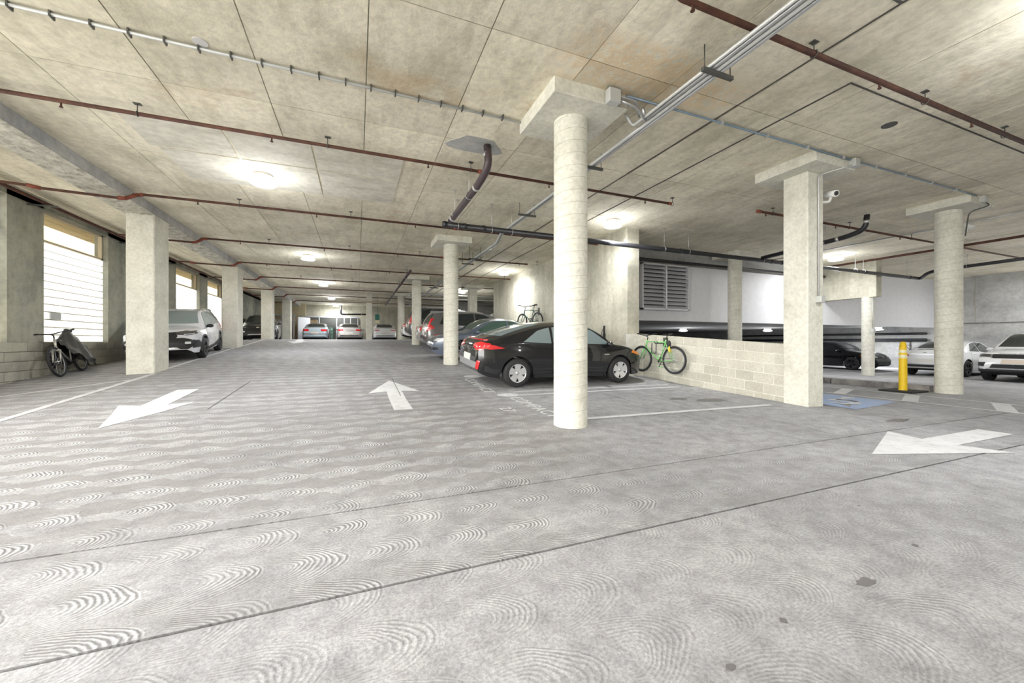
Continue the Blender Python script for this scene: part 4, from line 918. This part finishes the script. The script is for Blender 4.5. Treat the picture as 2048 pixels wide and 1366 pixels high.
    if rails:
        for s_ in (1, -1):
            mb = MB(); yr = s_*.60; z = lambda x: (bvh.ray_cast(V((x, yr, 4)), V((0, 0, -1)))[0] or V((0, 0, 1.65))).z
            mb.tube(round_path([(.62, yr, z(.62)), (.75, yr, z(.75)+.06), (2.1, yr, z(2.1)+.06), (2.3, yr, z(2.3))], .08), .018, 8); xf(mb).build('roof_rail', rails, root, True)
    root['_k'] = 0; del root['_k']
    return root, patch, off, bvh
# the black hatchback in the foreground
H_PARTS = [('taillight', 'lamp_red', 'rear2', [(.36, .86), (.74, .80), (.80, .87), (.80, .95), (.62, .985), (.40, .94)], .014),
  ('taillight', 'lamp_red', 'sides', [(.06, .86), (.30, .83), (.62, .86), (.34, .93), (.08, .96)], .012),
  ('spoiler_lip', 'lamp_red', 'rear', [(-.62, 1.020), (.62, 1.020), (.60, 1.030), (-.60, 1.030)], .012),
  ('lower_rear_glass', 'car_glass', 'rear', [(-.52, .865), (.52, .865), (.58, .985), (-.58, .985)], .006),
  ('bumper_panel', 'trim_grey', 'rear', [(-.64, .42), (.64, .42), (.70, .56), (-.70, .56)], .012),
  ('bumper_reflector', 'lamp_red', 'rear2', [(.66, .42), (.72, .40), (.76, .58), (.70, .60)], .02),
  ('emblem', 'chrome', 'rear', [(-.07, .80), (.07, .80), (.055, .855), (-.055, .855)], .014),
  ('badge', 'chrome', 'rear', [(-.55, .80), (-.30, .80), (-.30, .825), (-.55, .825)], .010),
  ('headlight', 'lamp_amber', 'sides', [(3.95, .74), (4.25, .66), (4.28, .70), (4.02, .79)], .010), ('headlight', 'lamp_clear', 'front2', [(.42, .66), (.72, .68), (.74, .74), (.48, .72)], .012),
  ('grille', 'trim_black', 'front', [(-.45, .42), (.45, .42), (.5, .60), (-.5, .60)], .008), ('fender_badge', 'chrome', 'sides', [(3.12, .70), (3.26, .70), (3.26, .715), (3.12, .715)], .008),
  ('side_skirt', 'trim_black', 'sides', [(1.32, .20), (3.15, .19), (3.15, .28), (1.32, .29)], .010), ('arch_edge', 'trim_black', 'sides', [(.16, .36), (.44, .30), (.46, .36), (.18, .50)], .006)]
car('hatchback_car', 'glossy black hatchback parked nose-in beside the nearest round column', 'hatch', 'black', (4.58, 8.73), (1, 0), glass='car_glass_light', rim='rim_silver', spoke=.17, nsp=5, parts=H_PARTS)
# slate sedan, nose to the aisle
SD_F = [('headlight', 'lamp_clear', 'front2', [(.40, .64), (.74, .66), (.77, .75), (.50, .73)], .012), ('headlight', 'lamp_clear', 'sides', [(4.18, .68), (4.45, .62), (4.47, .70), (4.25, .76)], .010), ('turn_signal', 'lamp_amber', 'sides', [(4.02, .72), (4.17, .68), (4.22, .76), (4.06, .78)], .011),
  ('grille', 'trim_black', 'front', [(-.38, .60), (.38, .60), (.42, .68), (-.42, .68)], .008), ('lower_grille', 'trim_black', 'front', [(-.5, .33), (.5, .33), (.46, .45), (-.46, .45)], .008), ('fog_lamp', 'trim_black', 'front2', [(.56, .35), (.72, .37), (.70, .45), (.58, .44)], .010), ('emblem', 'chrome', 'front', [(-.06, .62), (.06, .62), (.05, .69), (-.05, .69)], .02)]
SD_R = [('taillight', 'lamp_red', 'rear2', [(.42, .80), (.72, .78), (.76, .90), (.44, .92)], .012), ('taillight', 'lamp_red', 'sides', [(.04, .80), (.24, .80), (.22, .90), (.05, .92)], .010), ('rear_bumper_trim', 'trim_black', 'rear', [(-.6, .40), (.6, .40), (.64, .47), (-.64, .47)], .008), ('deck_chrome', 'chrome', 'rear', [(-.34, .80), (.34, .80), (.34, .825), (-.34, .825)], .012)]
car('sedan_car', 'slate blue sedan parked nose-out behind the second round column', 'sedan', 'slate', (4.62, 13.65), (-1, 0), glass='car_glass_green', rim='rim_grey', parts=SD_F+SD_R)
SV_R = [('taillight', 'lamp_red', 'rear2', [(.56, .84), (.76, .84), (.78, 1.06), (.70, 1.36), (.62, 1.36), (.66, 1.08)], .012), ('taillight', 'lamp_red', 'sides', [(.05, .86), (.34, .98), (.18, 1.12), (.06, 1.10)], .012), ('rear_bumper_trim', 'trim_black', 'rear', [(-.72, .50), (.72, .50), (.74, .62), (-.74, .62)], .010), ('tailgate_chrome', 'chrome', 'rear', [(-.4, .92), (.4, .92), (.4, .95), (-.4, .95)], .012), ('spoiler_lip', 'trim_grey', 'rear', [(-.6, 1.58), (.6, 1.58), (.58, 1.62), (-.58, 1.62)], .05), ('bumper_reflector', 'lamp_red', 'rear2', [(.58, .56), (.74, .56), (.74, .60), (.58, .60)], .016)]
SV_F = [('headlight', 'lamp_dark', 'front2', [(.42, .84), (.80, .86), (.80, .95), (.52, .93)], .010), ('headlight', 'lamp_dark', 'sides', [(4.16, .88), (4.44, .82), (4.46, .90), (4.22, .96)], .010), ('daytime_lamp', 'lamp_clear', 'front2', [(.55, .83), (.78, .85), (.78, .865), (.55, .848)], .016), ('grille', 'trim_black', 'front', [(-.34, .68), (.34, .68), (.42, .80), (.36, .90), (-.36, .90), (-.42, .80)], .012), ('lower_bumper', 'trim_black', 'front', [(-.66, .40), (.66, .40), (.80, .52), (.80, .68), (.55, .74), (-.55, .74), (-.80, .68), (-.80, .52)], .014), ('bumper_corner', 'trim_black', 'sides', [(4.0, .42), (4.5, .42), (4.5, .66), (4.2, .66), (4.02, .56)], .010), ('skid_plate', 'chrome', 'front', [(-.5, .40), (.5, .40), (.42, .46), (-.42, .46)], .02), ('fog_lamp', 'lamp_clear', 'front2', [(.60, .56), (.72, .56), (.72, .62), (.60, .62)], .018), ('emblem', 'chrome', 'front', [(-.08, .78), (.08, .78), (.06, .84), (-.06, .84)], .02)]
car('crossover_car', 'graphite crossover with tall red tail lamps, parked beyond the slate sedan', 'suv', 'graphite', (4.85, 16.45), (1, 0), rim='rim_grey', parts=SV_R+SV_F)
car('hatchback_car', 'grey hatchback with red tail lamps just before the third round column', 'hatch', 'midgrey', (4.7, 18.35), (1, 0), scale=(.96, .92, .98), parts=[('taillight', 'lamp_red', 'rear2', [(.46, .78), (.76, .76), (.80, .94), (.52, .96)], .014), ('taillight', 'lamp_red', 'sides', [(.05, .80), (.3, .82), (.26, .94), (.08, .96)], .012)], rim='rim_grey')
car('minivan_car', 'dark grey minivan towering behind the third round column', 'suv', 'darkgrey', (5.0, 21.7), (1, 0), scale=(1.1, 1.05, 1.12), parts=SV_R, rim='rim_grey')
car('hatchback_car', 'white hatchback with red tail lamps between the two farthest round columns', 'hatch', 'white', (4.75, 24.6), (1, 0), parts=[('taillight', 'lamp_red', 'rear2', [(.46, .80), (.76, .78), (.80, .96), (.52, .98)], .014), ('taillight', 'lamp_red', 'sides', [(.05, .82), (.3, .84), (.26, .95), (.08, .97)], .012)])
# cars across the head of the aisle, tails towards the camera
car('sedan_car', 'pale blue grey older sedan backed against the lockers', 'sedan', 'bluegrey', (-2.92, 34.3), (0, 1), parts=[('taillight', 'lamp_red', 'rear2', [(.40, .76), (.80, .76), (.80, .90), (.40, .92)], .012), ('rear_bumper_trim', 'trim_black', 'rear', [(-.78, .54), (.78, .54), (.78, .58), (-.78, .58)], .012)], plate_r='plate_tan')
car('sedan_car', 'champagne silver sedan parked by the white locker frame', 'sedan', 'silver', (-.55, 33.9), (0, 1), scale=(1.03, 1.02, 1.0), parts=SD_R)
car('sedan_car', 'low white sedan at the far end of the aisle', 'sedan', 'white', (1.95, 33.0), (0, 1), scale=(1, 1.0, .97), parts=[('taillight', 'lamp_red', 'rear2', [(.40, .84), (.74, .82), (.76, .89), (.42, .90)], .012), ('rear_bumper_trim', 'trim_black', 'rear', [(-.6, .42), (.6, .42), (.64, .47), (-.64, .47)], .008)])
car('crossover_car', 'white crossover with black lower trim facing out between the square columns', 'suv', 'frost', (-5.42, 16.0), (.12, -1), scale=(.98, .97, .91), parts=SV_F+SV_R, cladding='trim_black', rails='chrome', rim='rim_dark', glass='car_glass_light', spoke=.06)
car('crossover_car', 'small dark crossover far back behind the second square column', 'suv', 'darkgrey', (-7.6+2.2, 27.8), (.1, -1), parts=SV_F, rim='rim_grey')
# right-hand deck
car('sedan_car', 'black sedan on the lower deck behind the slim round column', 'sedan', 'black', (23.7, 13.1), (0, -1), parts=SD_F, rim='rim_dark', scale=(1, 1, 1.0), plate_r=None)
car('sedan_car', 'white sedan parked behind the yellow post', 'sedan', 'white', (23.95, 8.55), (1, 0), scale=(1.03, 1.02, 1.02), parts=[('taillight', 'lamp_red', 'rear2', [(.44, .80), (.78, .80), (.80, .90), (.52, .88)], .012), ('taillight', 'lamp_red', 'sides', [(.04, .82), (.28, .84), (.24, .90), (.05, .91)], .010), ('rear_bumper_trim', 'trim_black', 'rear', [(-.66, .38), (.66, .38), (.68, .46), (-.68, .46)], .010), ('bumper_chrome', 'chrome', 'rear', [(-.6, .475), (.6, .475), (.6, .49), (-.6, .49)], .012), ('deck_chrome', 'chrome', 'rear', [(-.4, .86), (.4, .86), (.4, .885), (-.4, .885)], .014), ('emblem', 'chrome', 'rear', [(-.06, .91), (.06, .91), (.05, .96), (-.05, .96)], .014)], rim='rim_dark')
r_, patch, off, bvh = car('luxury_suv', 'large white suv facing out at the edge beside the white sedan', 'suv', 'white', (22.85, 5.9), (-1, 0), scale=(1.03, 1.07, 1.05), parts=[('headlight', 'lamp_dark', 'front2', [(.50, .83), (.84, .84), (.84, .92), (.52, .92)], .014), ('grille', 'trim_black', 'front', [(-.46, .80), (.46, .80), (.50, .92), (-.50, .92)], .014), ('grille_trim', 'chrome', 'front2', [(.47, .80), (.50, .80), (.54, .92), (.51, .92)], .02), ('air_intake', 'trim_black', 'front2', [(.62, .52), (.80, .54), (.82, .66), (.60, .66)], .012), ('lower_grille', 'trim_black', 'front', [(-.50, .48), (.50, .48), (.44, .60), (-.44, .60)], .012), ('lower_bumper', 'trim_black', 'front', [(-.80, .34), (.80, .34), (.80, .44), (-.80, .44)], .014), ('bumper_chrome', 'chrome', 'front', [(-.56, .445), (.56, .445), (.56, .462), (-.56, .462)], .018)], plate_f='plate_tan', plate_r=None, rim='rim_dark')
me = text_mesh('RANGE ROVER', .075); me.materials.append(MATS['trim_grey'])
for v in me.vertices:
    y = v.co.x*1.6; z = .955+v.co.y*.8; h = bvh.ray_cast(V((9, y, z)), V((-1, 0, 0)))[0]; v.co = off @ V(((h.x if h is not None else 4.3)+.008, y, z))
o = link('hood_lettering', me, None, r_, True)

# ------------------------------------------------------------------ bicycles
def bicycle(name, label, mat4, frame, tyre_r=.34, fork=None, bag=None, lean=0, pedal='bike_black', flat_bar=True):
    root = empty(name, mat=mat4); tag(root, label, 'bicycle', 'bicycles'); R = tyre_r; wb = 1.03; fork = fork or frame
    hubs = [(-.43, 0, R), (.60, 0, R)]
    for k, h in enumerate(hubs):
        w = MB().torus(R-.024, .026, h, 'y', 40, 8).build('wheel', 'tyre', root, True); w['label'] = 'rear wheel' if k == 0 else 'front wheel'
        MB().torus(R-.058, .012, h, 'y', 40, 6).build('rim', 'rim_grey', w, True)
        m = MB()
        for q in range(16):
            a = 2*math.pi*q/16; m.tube([(h[0], (-1)**q*.025, h[2]), (h[0]+(R-.06)*math.cos(a), 0, h[2]+(R-.06)*math.sin(a))], .0022, 3, False)
        m.tube([(h[0], -.05, h[2]), (h[0], .05, h[2])], .018, 8); m.torus(.07, .004, (h[0], .04, h[2]), 'y', 16, 4); m.build('spoke_set', 'spoke_steel', w, True)
    bb = V((0.0, 0, .29)); st = V((-.17, 0, .78)); ht = V((.42, 0, .80)); hb = V((.455, 0, .66)); ra = V(hubs[0]); fa = V(hubs[1])
    m = MB(); m.tube([bb, hb], .019); m.tube([st, ht], .016); m.tube([bb, st+V((-.02, 0, .06))], .016); m.tube([ht+V((-.012, 0, .04)), hb+V((.012, 0, -.04))], .022)
    for s_ in (1, -1): m.tube([bb+V((0, s_*.03, 0)), ra+V((0, s_*.055, 0))], .010); m.tube([st+V((0, s_*.015, 0)), ra+V((0, s_*.055, 0))], .009)
    m.build('frame', frame, root, True)
    m = MB(); cr = hb+V((.02, 0, -.07))
    m.tube([cr+V((0, -.06, 0)), cr+V((0, .06, 0))], .018)
    for s_ in (1, -1): m.tube([cr+V((0, s_*.06, 0)), fa+V((0, s_*.06, 0))], [.019, .013])
    m.build('fork', fork, root, True)
    m = MB(); s0 = ht+V((-.015, 0, .05)); m.tube([s0, s0+V((-.02, 0, .07)), s0+V((.06, 0, .10))], .014); e = s0+V((.06, 0, .10)); m.tube(round_path([e+V((-.05, -.34, .05)), e+V((-.02, -.16, .03)), e, e+V((-.02, .16, .03)), e+V((-.05, .34, .05))], .06), .012); m.build('handlebar', 'bike_black', root, True)
    for s_ in (1, -1): MB().tube([e+V((-.055, s_*.22, .045)), e+V((-.06, s_*.36, .052))], .017, 8).build('grip', 'rubber_black', root, True)
    m = MB(); sp = st+V((-.055, 0, .17)); m.tube([st, sp], .013); m.build('seat_post', 'bike_black', root, True)
    m = MB(); m.add([(sp.x+a, b, sp.z+c) for (a, b, c) in ((.15, -.02, .035), (.15, .02, .035), (.02, .035, .04), (-.08, .07, .05), (-.13, .06, .055), (-.13, -.06, .055), (-.08, -.07, .05), (.02, -.035, .04), (.14, -.015, .0), (.14, .015, .0), (.02, .03, .0), (-.08, .06, .01), (-.12, .05, .02), (-.12, -.05, .02), (-.08, -.06, .01), (.02, -.03, .0))], [(0, 1, 2, 3, 4, 5, 6, 7), (15, 14, 13, 12, 11, 10, 9, 8)]+[((k+1) % 8, k, 8+k, 8+(k+1) % 8) for k in (1, 2, 3, 4, 5, 6, 7)]+[(1, 0, 8, 9)]); m.build('saddle', 'bike_black', root, True, fix=True)
    m = MB(); m.torus(.085, .006, bb+V((0, -.045, 0)), 'y', 24, 4); m.tube([bb+V((0, -.07, 0)), bb+V((.09, -.07, -.14))], .010); m.tube([bb+V((0, .07, 0)), bb+V((-.09, .07, .14))], .010); m.tube([bb+V((0, -.07, 0)), bb+V((0, .07, 0))], .018); cr_ = m.build('crank', 'bike_black', root, True)
    for (x, y, z) in ((.09, -.11, -.14), (-.09, .11, .14)): q = bb+V((x, y, z)); MB().box(q.x-.045, q.x+.045, q.y-.04, q.y+.04, q.z-.01, q.z+.01).build('pedal', pedal, cr_, True)
    MB().tube([bb+V((0, -.045, .085)), ra+V((0, -.045, .04))], .004, 4).tube([bb+V((0, -.045, -.085)), ra+V((0, -.045, -.04))], .004, 4).build('chain', 'strut_dark', root, True)
    return root, st
def pose(x, y, z, fwd, lean=0, pitch=0):
    return Matrix.Translation((x, y, z)) @ Matrix.Rotation(math.atan2(fwd[1], fwd[0]), 4, 'Z') @ Matrix.Rotation(lean, 4, 'X') @ Matrix.Rotation(pitch, 4, 'Y')
gb_, st = bicycle('mountain_bicycle', 'green mountain bicycle hung on the block wall in front of the black hatchback', pose(7.14, 7.78, .40, (-.12, 1), 0), 'bike_green', .345, pedal='pedal_green')
MB().ellipsoid((-.27, 0, .73), .06, .045, .10).build('saddle_bag', 'bike_black', gb_, True); MB().ellipsoid((-.30, .0, .60), .035, .05, .10).build('lock_pouch', 'bike_yellow', gb_, True)
MB().tube(round_path([(.10, .02, .74), (.10, .03, .50), (.24, .03, .50), (.24, .02, .76)], .02), .011, 8).build('u_lock', 'bike_black', gb_, True)
h = empty('bicycle_hook', (7.4, 8.0, 1.2)); tag(h, 'black wall hook carrying the green bicycle', 'wall hook')
MB().box(7.372, 7.405, 7.78, 7.92, 1.05, 1.3).build('hook_plate', 'strut_dark', h); MB().tube([(7.39, 7.8, 1.15), (7.1, 7.8, 1.15), (7.06, 7.8, 1.2)], .012, 8).tube([(7.39, 7.9, 1.15), (7.1, 7.9, 1.15), (7.06, 7.9, 1.2)], .012, 8).build('hook_arm', 'strut_dark', h)
bicycle('city_bicycle', 'dark teal bicycle hung high on the shear wall above the slate sedan', pose(6.72, 14.75, 1.72, (-.25, 1)), 'bike_teal', .34)
h = empty('bicycle_hook', (7.0, 14.6, 2.5)); tag(h, 'black wall hook carrying the dark teal bicycle', 'wall hook')
MB().box(6.98, 7.0, 14.5, 14.64, 2.3, 2.6).build('hook_plate', 'strut_dark', h); MB().tube([(7.0, 14.57, 2.47), (6.7, 14.57, 2.47)], .012, 8).build('hook_arm', 'strut_dark', h)
h = empty('wall_rack', (7.0, 10.2, 1.5)); tag(h, 'empty black folding bicycle rack on the shear wall above the black hatchback', 'wall rack')
m = MB(); m.box(6.97, 7.0, 9.93, 9.99, 1.2, 1.68); m.build('rack_spine', 'bike_black', h)
m = MB()
for s_ in (-1, 1): m.tube(round_path([(6.98, 9.96, 1.66), (6.95, 9.96+s_*.10, 1.45), (6.95, 9.96+s_*.14, 1.25), (6.9, 9.96+s_*.15, .85)], .06), .008, 6)
for z in (1.25, 1.4): m.tube([(6.95, 9.82, z), (6.95, 10.1, z)], .007, 6)
m.build('rack_wire', 'bike_black', h)
for (x, y, z, lab, flip) in ((27.88, 15.1, .6, 'grey wall bicycle rack above the black sedan', 1), (27.88, 11.6, .6, 'small wall rack behind the white sedan', 1), (27.88, 6.9, .75, 'black wall rack beside the white suv mirror', 1)):
    h = empty('wall_rack', (x, y, z)); tag(h, lab, 'wall rack'); MB().box(x-.03, x, y-.03, y+.03, z, z+.6).build('rack_spine', 'strut_dark', h); MB().tube(round_path([(x, y-.02, z+.4), (x-.5, y-.02, z+.4), (x-.52, y-.02, z+.5)], .03), .014, 6).tube([(x, y, z+.1), (x-.5, y, z+.4)], .012, 6).build('rack_arm', 'strut_dark', h)
# old bicycle under a bin liner by the window wall
bx, by = -6.2, 12.35; bz = fz(bx, by)
ob, st = bicycle('covered_bicycle', 'old silver bicycle under a black bin liner against the window wall', floor_frame(bx, by, (.13, -1)) @ Matrix.Rotation(math.radians(9), 4, 'X'), 'bike_silver', .34, fork='bike_silver')
random.seed(11)
def liner():
    # rows from the saddle ridge outwards: a bag pulled over saddle and rear wheel
    nu, nv = 26, 12; vs = []
    for i in range(nu+1):
        t = i/nu; x = .36-1.36*t
        ridge = .82+.25*math.exp(-((t-.42)/.22)**2)-.52*max(0, (t-.62))**1.2*1.7
        low = .46-.22*math.sin(math.pi*min(1, t*1.15))-.12*t+(.0 if t < .75 else -.55*(t-.75)/.25*.55); low = max(.06, low+.05*math.sin(t*17))
        for j in range(-nv, nv+1):
            s = abs(j)/nv; y = (j/nv)*(.07+.25*math.sin(math.pi*min(1, .2+t*.9))*s**.4)+.012*math.sin(9*t*3+j); z = ridge+(low-ridge)*s**1.35+.014*math.sin(13*t+2.1*j)
            vs.append((x+.012*math.sin(j*1.7+t*20), y, z))
    w = 2*nv+1; m = MB(); m.add(vs, [(i*w+j, i*w+j+1, (i+1)*w+j+1, (i+1)*w+j) for i in range(nu) for j in range(w-1)], True)
    o = m.build('bin_liner', 'tarp_black', ob, True); o['label'] = 'crumpled black plastic bag over saddle and rear wheel'
    md = o.modifiers.new('thickness', 'SOLIDIFY'); md.thickness = .004
liner()

# ------------------------------------------------------------------ storage lockers and oddments at the back
lk = empty('storage_cage', (-2.2, 36.6, 1.2)); tag(lk, 'white framed storage cage behind the pale sedan', 'storage cage')
def bar(x0, x1, y0, y1, z0, z1, mat='locker_white', nm='frame_bar', root=lk): return MB().box(x0, x1, y0, y1, z0, z1).build(nm, mat, root)
for x in (-4.2, -3.05, -1.7, -1.1, -.6, .0): bar(x, x+.07, 36.8, 36.87, 1.15, 3.3)
bar(-4.25, .12, 36.8, 36.87, 3.25, 3.37); bar(-4.2, .1, 37.5, 37.56, 1.15, 3.3, 'strut_dark', 'back_panel')
MB().add([(-4.55, 36.0, 1.2), (-4.5, 36.0, 1.2), (-3.7, 36.8, 1.2), (-3.75, 36.8, 1.2), (-4.55, 36.0, 3.2), (-4.5, 36.0, 3.2), (-3.7, 36.8, 3.2), (-3.75, 36.8, 3.2)], [(3, 2, 1, 0), (4, 5, 6, 7), (0, 1, 5, 4), (1, 2, 6, 5), (2, 3, 7, 6), (3, 0, 4, 7)]).build('cage_door', 'locker_white', lk)
structure(MB().box(-6.6, -4.0, 36.4, 36.6, 3.35, CEIL), 'trim_2', 'beige_plaster', 'yellowish beam end over the left storage bays', 'trim')
lk2 = empty('storage_cage', (-5.6, 36.0, 1.2)); tag(lk2, 'storage cage with white rails behind the farthest square columns', 'storage cage')
for x in (-6.5, -5.6, -4.75): bar(x, x+.07, 35.2, 35.27, 1.15, 3.3, root=lk2)
bar(-6.6, -4.6, 35.2, 35.27, 3.25, 3.36, root=lk2); bar(-6.6, -4.6, 35.2, 35.27, 2.85, 2.93, root=lk2); bar(-6.6, -4.6, 37.4, 37.5, 1.15, 3.3, 'plywood', 'back_panel', lk2)
def carton(x, y, z, w, d, h, mat, lab):
    root = empty('storage_box', (x, y, z)); tag(root, lab, 'box', 'stored boxes'); MB().cbox(x-w/2, x+w/2, y-d/2, y+d/2, z, z+h*.9, .01).build('carton', mat, root); MB().cbox(x-w/2-.01, x+w/2+.01, y-d/2-.01, y+d/2+.01, z+h*.86, z+h, .01).build('lid', mat, root)
for (x, y, z, w, d, h, mat, lab) in ((-3.6, 37.2, 1.2, .7, .6, .9, 'cardboard', 'brown carton on the cage floor behind the pale sedan'), (-3.6, 37.2, 2.1, .6, .5, .5, 'box_orange', 'orange tub on the brown carton in the cage'), (-3.5, 37.2, 2.6, .6, .5, .45, 'cardboard', 'top brown carton in the cage'), (-2.4, 37.2, 1.2, .9, .6, 1.2, 'box_green', 'dark green trunk in the cage'), (-1.45, 37.2, 1.2, .45, .5, 1.3, 'box_white', 'white bin between the cage posts'), (-.3, 37.2, 1.2, .4, .4, 1.1, 'box_green', 'dark green bag beside the silver sedan'), (-.28, 37.2, 2.3, .35, .35, .3, 'box_blue', 'blue tub on the green bag'), (-6.1, 36.0, 1.2, .4, .4, 1.6, 'box_pink', 'tall pink upright parcel in the left cage'), (-5.2, 36.2, 1.2, .5, .4, .4, 'box_blue', 'blue tub low in the left cage'), (-5.2, 36.2, 1.6, .45, .4, .5, 'box_red', 'red tub stacked in the left cage'), (-5.2, 36.2, 2.1, .4, .4, .3, 'box_orange', 'orange box topmost in the left cage'), (-6.0, 36.6, 2.0, .3, .3, .9, 'box_white', 'white roll standing in the left cage')): carton(x, y, z, w, d, h, mat, lab)
